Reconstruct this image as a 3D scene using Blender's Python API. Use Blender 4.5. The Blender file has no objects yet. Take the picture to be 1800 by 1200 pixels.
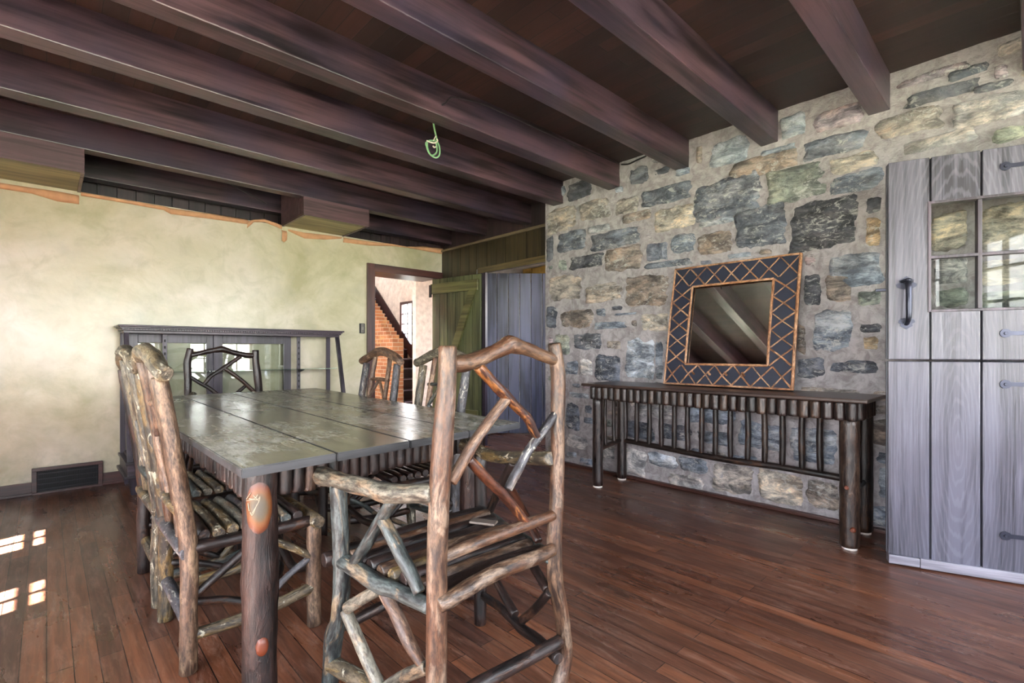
import bpy, bmesh, math, random, zlib
from mathutils import Vector, noise

# ------------------------------------------------------------------ helpers
col = bpy.context.scene.collection
CAMZ = 1.05
FPX = 864.0
HOR = 618.0
YAW = math.radians(43.43)
FW = Vector((math.sin(YAW), math.cos(YAW), 0))
RT = Vector((math.cos(YAW), -math.sin(YAW), 0))

def ray(px, py):
    return FW + RT * ((px - 900) / FPX) + Vector((0, 0, (HOR - py) / FPX))

def atX(px, py, X):
    r = ray(px, py); return Vector((0, 0, CAMZ)) + r * (X / r.x)

def atY(px, py, Y):
    r = ray(px, py); return Vector((0, 0, CAMZ)) + r * (Y / r.y)

def atZ(px, py, Z):
    r = ray(px, py); return Vector((0, 0, CAMZ)) + r * ((Z - CAMZ) / r.z)

def atP(px, py, a, b):
    """a point on the vertical plane through the floor points a and b"""
    n = Vector((b[1] - a[1], a[0] - b[0], 0)); r = ray(px, py)
    return Vector((0, 0, CAMZ)) + r * (n.dot(Vector((a[0], a[1], 0))) / n.dot(r))

def S(r, g, b):
    f = lambda c: (c / 12.92 if c <= 0.04045 else ((c + 0.055) / 1.055) ** 2.4)
    return (f(r / 255), f(g / 255), f(b / 255), 1)

# ---- nodes
def newmat(name):
    m = bpy.data.materials.new(name); m.use_nodes = True
    return m, m.node_tree, m.node_tree.nodes['Principled BSDF']

def nd(nt, typ, props=None, **inp):
    n = nt.nodes.new('ShaderNode' + typ)
    for k, v in (props or {}).items(): setattr(n, k, v)
    for k, v in inp.items():
        s = n.inputs[int(k[1:])] if k[0] == 'i' and k[1:].isdigit() else n.inputs[k.replace('_', ' ')]
        if isinstance(v, bpy.types.NodeSocket): nt.links.new(v, s)
        else: s.default_value = v
    return n

def link(nt, a, b): nt.links.new(a, b)
def vmul(nt, v, k): return nd(nt, 'VectorMath', {'operation': 'MULTIPLY'}, i0=v, i1=k).outputs[0]
def nz(nt, v, scale, detail=4, rough=.55, dist=0.0):
    return nd(nt, 'TexNoise', None, Vector=v, Scale=scale, Detail=detail, Roughness=rough, Distortion=dist).outputs[0]
def mth(nt, op, a, b=0.0): return nd(nt, 'Math', {'operation': op}, i0=a, i1=b).outputs[0]
def mix(nt, f, a, b, mode='MIX'):
    n = nd(nt, 'Mix', {'data_type': 'RGBA', 'blend_type': mode}, i0=f, i6=a, i7=b); return n.outputs[2]
def ramp(nt, f, stops):
    n = nd(nt, 'ValToRGB', None, i0=f); e = n.color_ramp.elements
    while len(e) < len(stops): e.new(.5)
    for k, (p, c) in enumerate(stops):
        e[k].position = p; e[k].color = c if len(c) == 4 else (*c, 1)
    return n.outputs[0]
def step(nt, f, a, b): return ramp(nt, f, [(a, (0, 0, 0)), (b, (1, 1, 1))])
def bump(nt, b, h, st=.4, dist=.004):
    n = nd(nt, 'Bump', None, Strength=st, Distance=dist, Height=h); link(nt, n.outputs[0], b.inputs['Normal'])
def ocoord(nt): return nd(nt, 'TexCoord').outputs['Object']

def plain(name, c, rough=.5, metal=0.0):
    m, nt, b = newmat(name)
    v = ocoord(nt)
    lo = tuple(x * .8 for x in c[:3]); hi = tuple(min(1, x * 1.15) for x in c[:3])
    link(nt, ramp(nt, nz(nt, v, 14, 5), [(.3, lo), (.7, hi)]), b.inputs['Base Color'])
    b.inputs['Roughness'].default_value = rough; b.inputs['Metallic'].default_value = metal
    return m

def wood(name, c1, c2, axis=2, rough=.45, st=.35, knots=None, fine=1.0, patch=None, spec=.5, cath=None):
    """grain runs along one object axis"""
    m, nt, b = newmat(name)
    v = ocoord(nt)
    k = [26 * fine] * 3; k[axis] = 1.1
    g = nz(nt, vmul(nt, v, tuple(k)), 1.0, 6, .62, .6)
    k2 = [7 * fine] * 3; k2[axis] = .8
    g2 = nz(nt, vmul(nt, v, tuple(k2)), 1.0, 3, .5, 1.0)
    k4 = [70 * fine] * 3; k4[axis] = 1.6
    g3 = nz(nt, vmul(nt, v, tuple(k4)), 1.0, 4, .6, .4)
    f = mth(nt, 'ADD', mth(nt, 'ADD', mth(nt, 'MULTIPLY', g, .40), mth(nt, 'MULTIPLY', g2, .40)), mth(nt, 'MULTIPLY', g3, .20))
    c = ramp(nt, f, [(.43, c1), (.57, c2)])
    if cath:
        kc = [1, 1, 1]; kc[axis] = .16
        wv = nd(nt, 'TexWave', {'wave_type': 'RINGS', 'rings_direction': 'Y'}, Vector=nd(nt, 'VectorMath', {'operation': 'ADD'}, i0=vmul(nt, v, tuple(kc)), i1=(-.27, 0, -.1)).outputs[0], Scale=24.0, Distortion=4.0, Detail=3.0, Detail_Scale=2.0).outputs[1]
        c = mix(nt, mth(nt, 'MULTIPLY', step(nt, wv, .62, .95), .17), c, cath)
    if patch:
        c = mix(nt, mth(nt, 'MULTIPLY', step(nt, nz(nt, v, 2.3, 3, .5, .4), .42, .72), .7), c, patch)
    if knots:
        k3 = [4.2] * 3; k3[axis] = 1.5
        w = nd(nt, 'TexVoronoi', {'feature': 'F1'}, Vector=vmul(nt, v, tuple(k3)), Scale=1.0).outputs['Distance']
        c = mix(nt, mth(nt, 'MULTIPLY', ramp(nt, w, [(.07, (1, 1, 1)), (.24, (0, 0, 0))]), .85), c, knots)
    link(nt, c, b.inputs['Base Color'])
    b.inputs['Roughness'].default_value = rough
    b.inputs['Specular IOR Level'].default_value = spec
    bump(nt, b, g, st, .003)
    return m

def bark(name, dark, mid, patch, amt=.5, rough=.5, st=.55, patch2=None, k=.70, deep=None, da=.5):
    dark, mid, patch = [tuple(q * k for q in c[:3]) + (1,) for c in (dark, mid, patch)]
    if patch2: patch2 = tuple(q * k for q in patch2[:3]) + (1,)
    m, nt, b = newmat(name)
    v = nd(nt, 'Attribute', {'attribute_name': 'axco'}).outputs['Vector']
    a = nz(nt, vmul(nt, v, (60, 60, 14)), 1.0, 6, .65, .4)
    big = nz(nt, vmul(nt, v, (16, 16, 3.5)), 1.0, 4, .6, .6)
    c = ramp(nt, mth(nt, 'ADD', mth(nt, 'MULTIPLY', a, .62), mth(nt, 'MULTIPLY', big, .38)), [(.42, dark), (.57, mid)])
    if deep:
        c = mix(nt, mth(nt, 'MULTIPLY', step(nt, nz(nt, vmul(nt, v, (11, 11, 3.2)), 1.0, 4, .6, .5), .56 - .2 * da, .66 - .1 * da), .8), c, tuple(q * k for q in deep[:3]) + (1,))
    f = step(nt, nz(nt, vmul(nt, v, (20, 20, 6)), 1.0, 5, .6, .8), .62 - .28 * amt, .68 - .26 * amt)
    c = mix(nt, mth(nt, 'MULTIPLY', f, .85), c, mix(nt, .45, patch, c))
    fl = step(nt, nz(nt, vmul(nt, v, (130, 130, 40)), 1.0, 5, .7), .40, .56)
    c = mix(nt, 1.0, c, mix(nt, fl, (.42, .40, .40, 1), (1.08, 1.08, 1.08, 1)), 'MULTIPLY')
    if patch2:
        f2 = step(nt, nz(nt, vmul(nt, v, (34, 34, 12)), 1.3, 4, .6, 1.2), .60, .64)
        c = mix(nt, f2, c, patch2)
    link(nt, c, b.inputs['Base Color'])
    rr = nd(nt, 'MapRange', None, i0=a, i3=rough - .1, i4=rough + .15).outputs[0]
    link(nt, rr, b.inputs['Roughness'])
    bump(nt, b, mth(nt, 'ADD', a, mth(nt, 'MULTIPLY', f, .35)), st, .004)
    return m

# ---- objects
def add_mesh(name, verts, faces, material, parent=None, smooth=False, attr=None):
    me = bpy.data.meshes.new(name)
    me.from_pydata([tuple(v) for v in verts], [], faces)
    me.update()
    if attr:
        for an, (typ, vals) in attr.items():
            at = me.attributes.new(an, typ, 'POINT')
            for k, x in enumerate(vals):
                if typ == 'FLOAT_VECTOR': at.data[k].vector = x
                else: at.data[k].color = x
    if smooth is True: me.polygons.foreach_set('use_smooth', [True] * len(me.polygons))
    elif smooth: me.polygons.foreach_set('use_smooth', smooth)
    me.materials.append(material)
    o = bpy.data.objects.new(name, me); col.objects.link(o)
    if parent: o.parent = parent
    return o

def empty(name, loc=(0, 0, 0), rz=0):
    o = bpy.data.objects.new(name, None); col.objects.link(o)
    o.location = loc; o.rotation_euler = (0, 0, rz); o.empty_display_size = .1
    return o

def tag(o, label=None, cat=None, group=None, kind=None):
    if label: o['label'] = label
    if cat: o['category'] = cat
    if group: o['group'] = group
    if kind: o['kind'] = kind
    return o

class MB:
    """collects shapes into ONE mesh"""
    def __init__(s): s.v = []; s.f = []; s.sm = []; s.ax = []; s.marks = []
    def second(s, m):
        """faces added from here on take another material"""
        s.marks.append((len(s.f), m)); return s
    def box(s, x0, x1, y0, y1, z0, z1, bev=0.0):
        if bev:
            bm = bmesh.new()
            bmesh.ops.create_cube(bm, size=1)
            for w in bm.verts:
                w.co = Vector(((x0 + x1) / 2 + w.co.x * (x1 - x0), (y0 + y1) / 2 + w.co.y * (y1 - y0), (z0 + z1) / 2 + w.co.z * (z1 - z0)))
            bmesh.ops.bevel(bm, geom=bm.edges[:], offset=bev, segments=2, affect='EDGES', profile=.6)
            s.bm(bm); return s
        return s.hexa([(x0, y0, z0), (x1, y0, z0), (x1, y1, z0), (x0, y1, z0)], [(x0, y0, z1), (x1, y0, z1), (x1, y1, z1), (x0, y1, z1)])
    def hexa(s, lo, hi):
        n = len(s.v); s.v += [Vector(p) for p in lo] + [Vector(p) for p in hi]
        k = len(lo)
        s.f.append([n + i for i in range(k)][::-1]); s.f.append([n + k + i for i in range(k)])
        for i in range(k): s.f.append([n + i, n + (i + 1) % k, n + k + (i + 1) % k, n + k + i])
        s.sm += [False] * (k + 2); s.ax += [Vector(p) for p in lo] + [Vector(p) for p in hi]
        return s
    def bm(s, bm):
        bm.verts.index_update(); n = len(s.v)
        s.v += [w.co.copy() for w in bm.verts]; s.ax += [w.co.copy() for w in bm.verts]
        for f in bm.faces: s.f.append([n + w.index for w in f.verts]); s.sm.append(False)
        bm.free()
    def tube(s, pts, rad, segs=10, seed=0, rough=.0, sub=6, arc=None, cap=.18):
        """log or twig: smooth path, tapering radius, small lumps; writes the along-the-log coordinates"""
        rnd = random.Random(seed); P = [Vector(p) for p in pts]
        R = list(rad) if isinstance(rad, (list, tuple)) else [rad] * len(P)
        if len(R) != len(P):
            R = [R[0] + (R[-1] - R[0]) * i / (len(P) - 1) for i in range(len(P))]
        path, rr = [], []
        m = len(P)
        for i in range(m - 1):
            p0 = P[max(i - 1, 0)]; p1 = P[i]; p2 = P[i + 1]; p3 = P[min(i + 2, m - 1)]
            if i == 0: p0 = p1 * 2 - p2
            if i + 2 > m - 1: p3 = p2 * 2 - p1
            for k in range(sub):
                t = k / sub
                path.append(.5 * ((2 * p1) + (p2 - p0) * t + (2 * p0 - 5 * p1 + 4 * p2 - p3) * t * t + (3 * p1 - p0 - 3 * p2 + p3) * t ** 3))
                rr.append(R[i] + (R[i + 1] - R[i]) * t)
        path.append(P[-1]); rr.append(R[-1])
        c = cap * min(rr[0], rr[-1])
        if cap:
            d0 = (path[0] - path[1]).normalized(); d1 = (path[-1] - path[-2]).normalized()
            path = [path[0]] + [path[0] - d0 * c] + path[1:-1] + [path[-1] - d1 * c] + [path[-1]]
            rr = [rr[0] * .86] + [rr[0]] + rr[1:-1] + [rr[-1]] + [rr[-1] * .86]
        off = Vector((rnd.uniform(-9, 9), rnd.uniform(-9, 9), rnd.uniform(-9, 9)))
        up = None; L = rnd.uniform(0, 5); base = len(s.v); n = len(path)
        for i, p in enumerate(path):
            d = (path[min(i + 1, n - 1)] - path[max(i - 1, 0)]).normalized()
            if up is None:
                up = d.orthogonal().normalized()
            up = (up - d * up.dot(d)).normalized(); sd = d.cross(up)
            if i: L += (p - path[i - 1]).length
            for k in range(segs):
                a = 2 * math.pi * k / segs
                q = up * math.cos(a) + sd * math.sin(a)
                r = rr[i]
                if rough: r *= 1 + rough * noise.noise(q * 1.1 + Vector((0, 0, L * 16)) + off) + rough * .6 * noise.noise(q * .5 + Vector((L * 30, 0, 0)) + off)
                s.v.append(p + q * r); s.ax.append(Vector((math.cos(a) * rr[i] + off.x, math.sin(a) * rr[i] + off.y, L + off.z)))
        for i in range(n - 1):
            for k in range(segs):
                a = base + i * segs + k; b = base + i * segs + (k + 1) % segs
                s.f.append([a, b, b + segs, a + segs]); s.sm.append(True)
        s.f.append([base + k for k in range(segs)][::-1]); s.sm.append(False)
        s.f.append([base + (n - 1) * segs + k for k in range(segs)]); s.sm.append(False)
        return s
    def build(s, name, material, parent=None):
        o = add_mesh(name, s.v, s.f, material, parent, s.sm, {'axco': ('FLOAT_VECTOR', s.ax)})
        for k, (n, m) in enumerate(s.marks):
            o.data.materials.append(m)
            for p in o.data.polygons[n:]: p.material_index = k + 1
        return o

def log(name, pts, r, material, parent=None, segs=12, seed=None, rough=.10, sub=6, cap=.18):
    if seed is None: seed = zlib.crc32(f'{name}{pts[0][0]:.3f}{pts[0][2]:.3f}{pts[-1][0]:.3f}'.encode()) % 9999
    return MB().tube(pts, r, segs, seed, rough, sub, cap=cap).build(name, material, parent)

def box(name, x0, x1, y0, y1, z0, z1, material, parent=None, bev=0.0):
    return MB().box(x0, x1, y0, y1, z0, z1, bev).build(name, material, parent)

random.seed(7)
# ------------------------------------------------------------------ materials
M = {}
M['beam'] = wood('beam_wood', S(17, 11, 14), S(74, 54, 61), 0, .36, .35, S(11, 7, 8), .8, S(48, 41, 58))
M['panel'] = wood('panel_wood', S(24, 19, 13), S(56, 47, 30), 2, .35, .3)
M['panel_dark'] = wood('recess_wood', S(26, 18, 20), S(52, 36, 40), 2, .5, .3)
M['trim'] = wood('trim_wood', S(48, 27, 26), S(86, 52, 48), 2, .38, .2)
M['trimx'] = wood('trim_wood_flat', S(46, 26, 25), S(84, 50, 46), 0, .38, .2)
M['green'] = wood('green_door_wood', S(42, 47, 28), S(84, 88, 58), 2, .4, .3)
M['blue'] = wood('plank_door_wood', S(36, 37, 50), S(76, 78, 100), 2, .42, .35)
M['slate'] = wood('slate_door_paint', S(42, 41, 49), S(90, 89, 102), 2, .34, .6, None, 1.3, S(72, 70, 82), cath=S(128, 126, 138))
M['cabinet'] = wood('cabinet_wood', S(38, 31, 37), S(72, 60, 70), 0, .35, .2)
M['cabinetv'] = wood('cabinet_wood_upright', S(38, 34, 42), S(72, 65, 78), 2, .35, .2)
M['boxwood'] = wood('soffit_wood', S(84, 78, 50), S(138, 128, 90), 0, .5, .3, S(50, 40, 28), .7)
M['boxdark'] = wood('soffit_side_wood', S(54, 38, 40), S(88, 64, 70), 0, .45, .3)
M['stair'] = wood('stair_wood', S(38, 22, 24), S(62, 38, 40), 0, .4, .2)
M['nosing'] = plain('tread_edge_highlight', S(150, 140, 160), .4)  # pale colour standing in for light caught on the stair edges
M['iron'] = plain('wrought_iron', S(58, 60, 72), .34, .8)
M['blackiron'] = plain('black_iron', S(34, 34, 38), .45, .5)
M['steel'] = plain('slotted_steel', S(84, 81, 86), .42, .5)
M['hole'] = plain('dark_slot', S(14, 13, 14), .8)
M['paper'] = plain('kraft_paper', S(198, 150, 112), .8)
M['greywall'] = plain('grey_wall', S(172, 170, 170), .8)
M['white'] = plain('white_plaster', S(232, 224, 218), .8)
M['plate'] = plain('switch_plastic', S(235, 228, 222), .4)
M['greenwire'] = plain('green_wire', S(120, 165, 120), .45)
M['whitewire'] = plain('pale_wire_tape', S(222, 214, 196), .5)
M['blackwire'] = plain('black_cable', S(30, 27, 30), .4)
M['foot'] = plain('felt_foot_pad', S(220, 212, 206), .7)
M['grass'] = plain('outdoor_ground', S(150, 150, 128), .9)
M['yellow'] = plain('tan_insulation', S(176, 138, 70), .9)

M['rust'] = bark('bark_rust', S(42, 28, 21), S(120, 92, 70), S(164, 141, 120), .36, .44, deep=S(92, 57, 36), da=.5)
M['peel'] = bark('bark_peeled', S(40, 22, 17), S(84, 48, 36), S(196, 126, 66), .14, .36, deep=S(98, 54, 33), da=.3)
M['grey'] = bark('bark_grey', S(30, 34, 35), S(94, 102, 99), S(184, 154, 116), .24, .42)
M['pale'] = bark('bark_pale', S(58, 55, 48), S(146, 140, 124), S(182, 150, 116), .42, .45)
M['tan'] = bark('bark_tan', S(62, 44, 34), S(134, 108, 86), S(172, 144, 114), .40, .48, deep=S(104, 76, 56), da=.4)
M['lichen'] = bark('bark_lichen', S(52, 46, 38), S(116, 102, 80), S(160, 128, 70), .44, .48, .6, S(186, 180, 158))
M['mottle'] = bark('bark_mottled', S(52, 48, 40), S(124, 116, 100), S(160, 138, 100), .42, .48, .7, S(194, 186, 164))
M['dark'] = bark('bark_dark', S(18, 14, 13), S(52, 38, 34), S(100, 64, 42), .24, .40)
M['leg'] = bark('bark_table_leg', S(18, 12, 11), S(50, 33, 28), S(74, 52, 45), .3, .40, .7)
M['console'] = bark('bark_console', S(20, 14, 14), S(60, 44, 41), S(92, 62, 46), .25, .28)
M['conpale'] = bark('bark_console_pale', S(30, 21, 19), S(78, 58, 47), S(108, 84, 68), .32, .32)
M['blueg'] = bark('bark_blue_grey', S(48, 46, 49), S(98, 97, 102), S(146, 118, 98), .24, .50, .5, S(170, 166, 154))
M['stick'] = bark('twig_tan', S(76, 50, 37), S(146, 110, 84), S(186, 154, 126), .42, .52, deep=S(108, 92, 84), da=.35)

M['lattice'] = bark('twig_lattice', S(120, 76, 48), S(186, 134, 96), S(220, 180, 146), .46, .52, k=1.0)

def m_plaster():
    m, nt, b = newmat('cream_plaster'); v = ocoord(nt)
    a = nz(nt, vmul(nt, v, (1, 1, 1)), 1.5, 6, .6, .6)
    c = ramp(nt, a, [(.30, S(180, 174, 140)), (.45, S(204, 197, 168)), (.60, S(220, 211, 190)), (.78, S(230, 219, 206))])
    b2 = nz(nt, v, 5.5, 5, .65, .8)
    c = mix(nt, mth(nt, 'MULTIPLY', step(nt, b2, .48, .72), .42), c, S(164, 162, 124))
    g = nz(nt, v, 2.3, 4, .55, .5)
    c = mix(nt, mth(nt, 'MULTIPLY', step(nt, g, .52, .75), .4), c, S(170, 169, 154))
    sep = nd(nt, 'SeparateXYZ', None, i0=v)
    # blotchy grey-green darkening that fades out above the skirting board
    low = nd(nt, 'MapRange', None, i0=sep.outputs[2], i1=.08, i2=.42, i3=1.0, i4=0.0).outputs[0]
    lowtone = mth(nt, 'MULTIPLY', low, step(nt, nz(nt, v, 4.2, 5, .7), .42, .66))
    c = mix(nt, mth(nt, 'MULTIPLY', lowtone, .6), c, S(120, 116, 92))
    link(nt, c, b.inputs['Base Color'])
    b.inputs['Roughness'].default_value = .27; b.inputs['Specular IOR Level'].default_value = .6
    bump(nt, b, nz(nt, v, 6, 4, .55), .35, .01)
    return m
M['plaster'] = m_plaster()

def m_floor():
    m, nt, b = newmat('floor_boards'); v = ocoord(nt)
    s = nd(nt, 'SeparateXYZ', None, i0=v)
    w = nd(nt, 'CombineXYZ', None, i0=s.outputs[1], i1=s.outputs[0]).outputs[0]
    br = nd(nt, 'TexBrick', {'offset': .37, 'offset_frequency': 2}, Vector=w, Color1=S(120, 75, 52), Color2=S(78, 49, 39), Mortar=S(24, 15, 14), Scale=1.0, Mortar_Size=.0016, Mortar_Smooth=.2, Bias=0.0, Brick_Width=1.35, Row_Height=.066)
    g = nz(nt, vmul(nt, v, (42, 2.4, 1)), 1.0, 6, .62, 1.2)
    c = mix(nt, .75, br.outputs[0], ramp(nt, g, [(.36, (.40, .38, .38)), (.64, (1.2, 1.17, 1.14))]), 'MULTIPLY')
    big = nz(nt, vmul(nt, v, (1.6, .6, 1)), 1.0, 3, .5)
    c = mix(nt, mth(nt, 'MULTIPLY', step(nt, big, .4, .7), .45), c, mix(nt, 1.0, c, S(214, 166, 120), 'MULTIPLY'))
    sc = step(nt, nz(nt, vmul(nt, v, (30, 5, 1)), 1.0, 8, .8, .6), .50, .68)
    c = mix(nt, mth(nt, 'MULTIPLY', sc, .30), c, S(170, 134, 116))
    link(nt, c, b.inputs['Base Color'])
    r = nd(nt, 'MapRange', None, i0=nz(nt, vmul(nt, v, (6, 2, 1)), 1.0, 4), i1=.35, i2=.65, i3=.22, i4=.40).outputs[0]
    link(nt, r, b.inputs['Roughness'])
    bump(nt, b, mth(nt, 'SUBTRACT', mth(nt, 'MULTIPLY', g, .25), br.outputs[1]), .35, .003)
    return m
M['floor'] = m_floor()

def m_ceiling():
    m, nt, b = newmat('ceiling_boards'); v = ocoord(nt)
    s = nd(nt, 'SeparateXYZ', None, i0=v)
    w = nd(nt, 'CombineXYZ', None, i0=s.outputs[1], i1=s.outputs[0]).outputs[0]
    br = nd(nt, 'TexBrick', {'offset': .4}, Vector=w, Color1=S(60, 38, 34), Color2=S(30, 19, 19), Mortar=S(14, 9, 9), Scale=1.0, Mortar_Size=.003, Mortar_Smooth=.3, Bias=0.0, Brick_Width=2.6, Row_Height=.095)
    g = nz(nt, vmul(nt, v, (26, 1.6, 1)), 1.0, 6, .62, 1.0)
    c = mix(nt, .8, br.outputs[0], ramp(nt, g, [(.3, (.4, .38, .38)), (.7, (1, 1, 1))]), 'MULTIPLY')
    link(nt, c, b.inputs['Base Color']); b.inputs['Roughness'].default_value = .5
    bump(nt, b, mth(nt, 'SUBTRACT', mth(nt, 'MULTIPLY', g, .2), br.outputs[1]), .5, .004)
    return m
M['ceiling'] = m_ceiling()

def m_stone():
    m, nt, b = newmat('rubble_stone'); v = ocoord(nt)
    c0 = nd(nt, 'Attribute', {'attribute_name': 'scol'}); c = c0.outputs['Color']; isst = c0.outputs['Alpha']
    vs = vmul(nt, v, (1, .7, 1.7))
    a = nz(nt, vs, 9, 10, .74, .45)
    k = nz(nt, vs, 3.2, 5, .6, .8)
    c2 = mix(nt, 1.0, c, ramp(nt, a, [(.40, (.30, .31, .34)), (.5, (.88, .89, .91)), (.60, (1.85, 1.8, 1.75))]), 'MULTIPLY')
    warm = step(nt, k, .50, .58)
    c2 = mix(nt, mth(nt, 'MULTIPLY', warm, .42), c2, mix(nt, 1.0, c2, (1.5, 1.28, 1.05, 1), 'MULTIPLY'))
    vein = step(nt, nz(nt, vmul(nt, v, (1, 1.6, 3.2)), 11, 10, .8, .9), .52, .60)
    c2 = mix(nt, mth(nt, 'MULTIPLY', vein, mth(nt, 'MULTIPLY', step(nt, nz(nt, v, 3.0, 4, .6), .44, .56), .8)), c2, S(196, 196, 194))
    mo = mix(nt, 1.0, c, ramp(nt, nz(nt, v, 14, 8, .7, .6), [(.40, (.66, .64, .62)), (.58, (1.12, 1.11, 1.10))]), 'MULTIPLY')
    link(nt, mix(nt, isst, mo, c2), b.inputs['Base Color'])
    b.inputs['Roughness'].default_value = .62
    bump(nt, b, mth(nt, 'ADD', mth(nt, 'MULTIPLY', a, 1.2), mth(nt, 'MULTIPLY', nz(nt, v, 45, 6, .7), .5)), .9, .016)
    return m
M['stone'] = m_stone()

def m_table():
    m, nt, b = newmat('worn_table_top'); v = ocoord(nt)
    g = nz(nt, vmul(nt, v, (22, 2.2, 1)), 1.0, 6, .6, .8)
    c = ramp(nt, g, [(.42, S(76, 74, 60)), (.58, S(116, 112, 92))])
    w = nz(nt, vmul(nt, v, (2.4, 1.5, 1)), 1.0, 4, .55, .4)
    sc = nz(nt, vmul(nt, v, (26, 15, 1)), 1.0, 9, .82, .8)
    fine = nz(nt, vmul(nt, v, (70, 9, 1)), 1.0, 6, .7, 1.2)
    f = mth(nt, 'MULTIPLY', step(nt, w, .41, .56), step(nt, mth(nt, 'ADD', mth(nt, 'MULTIPLY', sc, .6), mth(nt, 'MULTIPLY', fine, .4)), .46, .57))
    c = mix(nt, mth(nt, 'MULTIPLY', f, .9), c, S(196, 196, 188))
    # pale dust worn in along the plank joints
    sx = nd(nt, 'SeparateXYZ', None, i0=v).outputs[0]
    link(nt, c, b.inputs['Base Color'])
    link(nt, nd(nt, 'MapRange', None, i0=w, i1=.3, i2=.7, i3=.18, i4=.32).outputs[0], b.inputs['Roughness'])
    bump(nt, b, g, .08, .002)
    return m
M['tabletop'] = m_table()
M['tableedge'] = wood('table_edge_wood', S(26, 26, 28), S(62, 63, 66), 0, .4, .3)
M['contop'] = wood('console_top_wood', S(40, 30, 28), S(72, 56, 50), 1, .3, .2)

def m_knot():
    m, nt, b = newmat('carved_knot'); v = ocoord(nt)
    d = nd(nt, 'VectorMath', {'operation': 'LENGTH'}, i0=vmul(nt, v, (1, 1, .62))).outputs['Value']
    d = mth(nt, 'ADD', d, mth(nt, 'MULTIPLY', mth(nt, 'SUBTRACT', nz(nt, v, 40, 4), .5), .012))
    c = ramp(nt, d, [(.010, S(70, 64, 54)), (.021, S(80, 66, 46)), (.028, S(104, 62, 28)), (.038, S(86, 40, 17)), (.047, S(36, 22, 17))])
    link(nt, c, b.inputs['Base Color']); b.inputs['Roughness'].default_value = .5
    bump(nt, b, nz(nt, v, 60, 5), .4, .003)
    return m
M['knot'] = m_knot()
M['knotsmall'] = plain('small_knot_orange', S(92, 42, 22), .45)
M['scratch'] = plain('carved_scratch', S(140, 128, 108), .6)

def m_glass(name, tint, refl=1.0):
    m = bpy.data.materials.new(name); m.use_nodes = True; nt = m.node_tree; nt.nodes.clear()
    o = nd(nt, 'OutputMaterial')
    fr = nd(nt, 'Fresnel', None, IOR=1.5).outputs[0]
    f = mth(nt, 'MULTIPLY', fr, refl)
    t = nd(nt, 'BsdfTransparent', None, Color=tint); g = nd(nt, 'BsdfGlossy', None, Roughness=.01)
    x = nd(nt, 'MixShader', None, i0=f, i1=t.outputs[0], i2=g.outputs[0])
    link(nt, x.outputs[0], o.inputs[0]); return m
M['glass'] = m_glass('window_glass', (.95, .97, .95, 1), .28)
M['cabglass'] = m_glass('cabinet_glass', (.93, .96, .93, 1), 3.0)
M['shelfglass'] = m_glass('shelf_glass', (.80, .92, .86, 1), 1.3)

def m_mirror():
    m, nt, b = newmat('silvered_mirror'); v = ocoord(nt)
    link(nt, ramp(nt, nz(nt, v, 30, 3), [(.3, (.56, .58, .57)), (.7, (.62, .64, .63))]), b.inputs['Base Color'])
    b.inputs['Metallic'].default_value = 1; b.inputs['Roughness'].default_value = .02
    return m
M['mirror'] = m_mirror()
M['navy'] = plain('dark_navy_panel', S(24, 31, 50), .6)

def m_brick():
    m, nt, b = newmat('hall_brick'); v = ocoord(nt)
    s = nd(nt, 'SeparateXYZ', None, i0=v)
    w = nd(nt, 'CombineXYZ', None, i0=mth(nt, 'ADD', s.outputs[0], s.outputs[1]), i1=s.outputs[2]).outputs[0]
    br = nd(nt, 'TexBrick', None, Vector=w, Color1=S(200, 140, 100), Color2=S(158, 100, 72), Mortar=S(206, 188, 162), Scale=1.0, Mortar_Size=.006, Mortar_Smooth=.1, Bias=-.1, Brick_Width=.21, Row_Height=.067)
    c = mix(nt, mth(nt, 'MULTIPLY', step(nt, nz(nt, v, 9, 3), .58, .66), .6), br.outputs[0], S(214, 176, 120))
    link(nt, c, b.inputs['Base Color']); b.inputs['Roughness'].default_value = .85
    bump(nt, b, mth(nt, 'SUBTRACT', 1.0, br.outputs[1]), .5, .006)
    return m
M['brick'] = m_brick()
# ------------------------------------------------------------------ the room
YC = 5.05      # cream wall
XS = 3.535     # stone wall
ZC = 2.655     # ceiling boards
def struct(name, mb, m, parent=None):
    o = mb.build(name, m, parent)
    if not parent: o['kind'] = 'structure'
    return o

struct('floor', MB().box(-1.8, 9.0, -1.8, 12.2, -.12, 0), M['floor'])
struct('ceiling', MB().box(-1.85, 4.0, -1.85, 5.5, ZC, ZC + .1), M['ceiling'])
g = box('outdoor_ground', -14, 16, -16, 18, -.5, -.42, M['grass']); g['kind'] = 'structure'

# cream plaster wall with the doorway to the hall
mb = MB()
mb.box(-1.3, 2.62, YC, YC + .37, 0, 2.285)
mb.box(2.62, 3.62, YC, YC + .37, 1.975, 2.285)
mb.box(3.515, 3.62, YC, YC + .10, 0, 1.975)
struct('wall_left', mb, M['plaster'])
mb = MB()
n = 44
for k in range(n):
    x0 = -1.8 + k * (5.8 / n)
    mb.box(x0 + .003, x0 + 5.8 / n - .003, YC + .38, YC + .42, 2.26, ZC)
mb.box(-1.8, 4.0, YC + .43, YC + .5, 2.2, ZC + .1)
struct('wall_recess', mb, M['panel_dark'])
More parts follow.
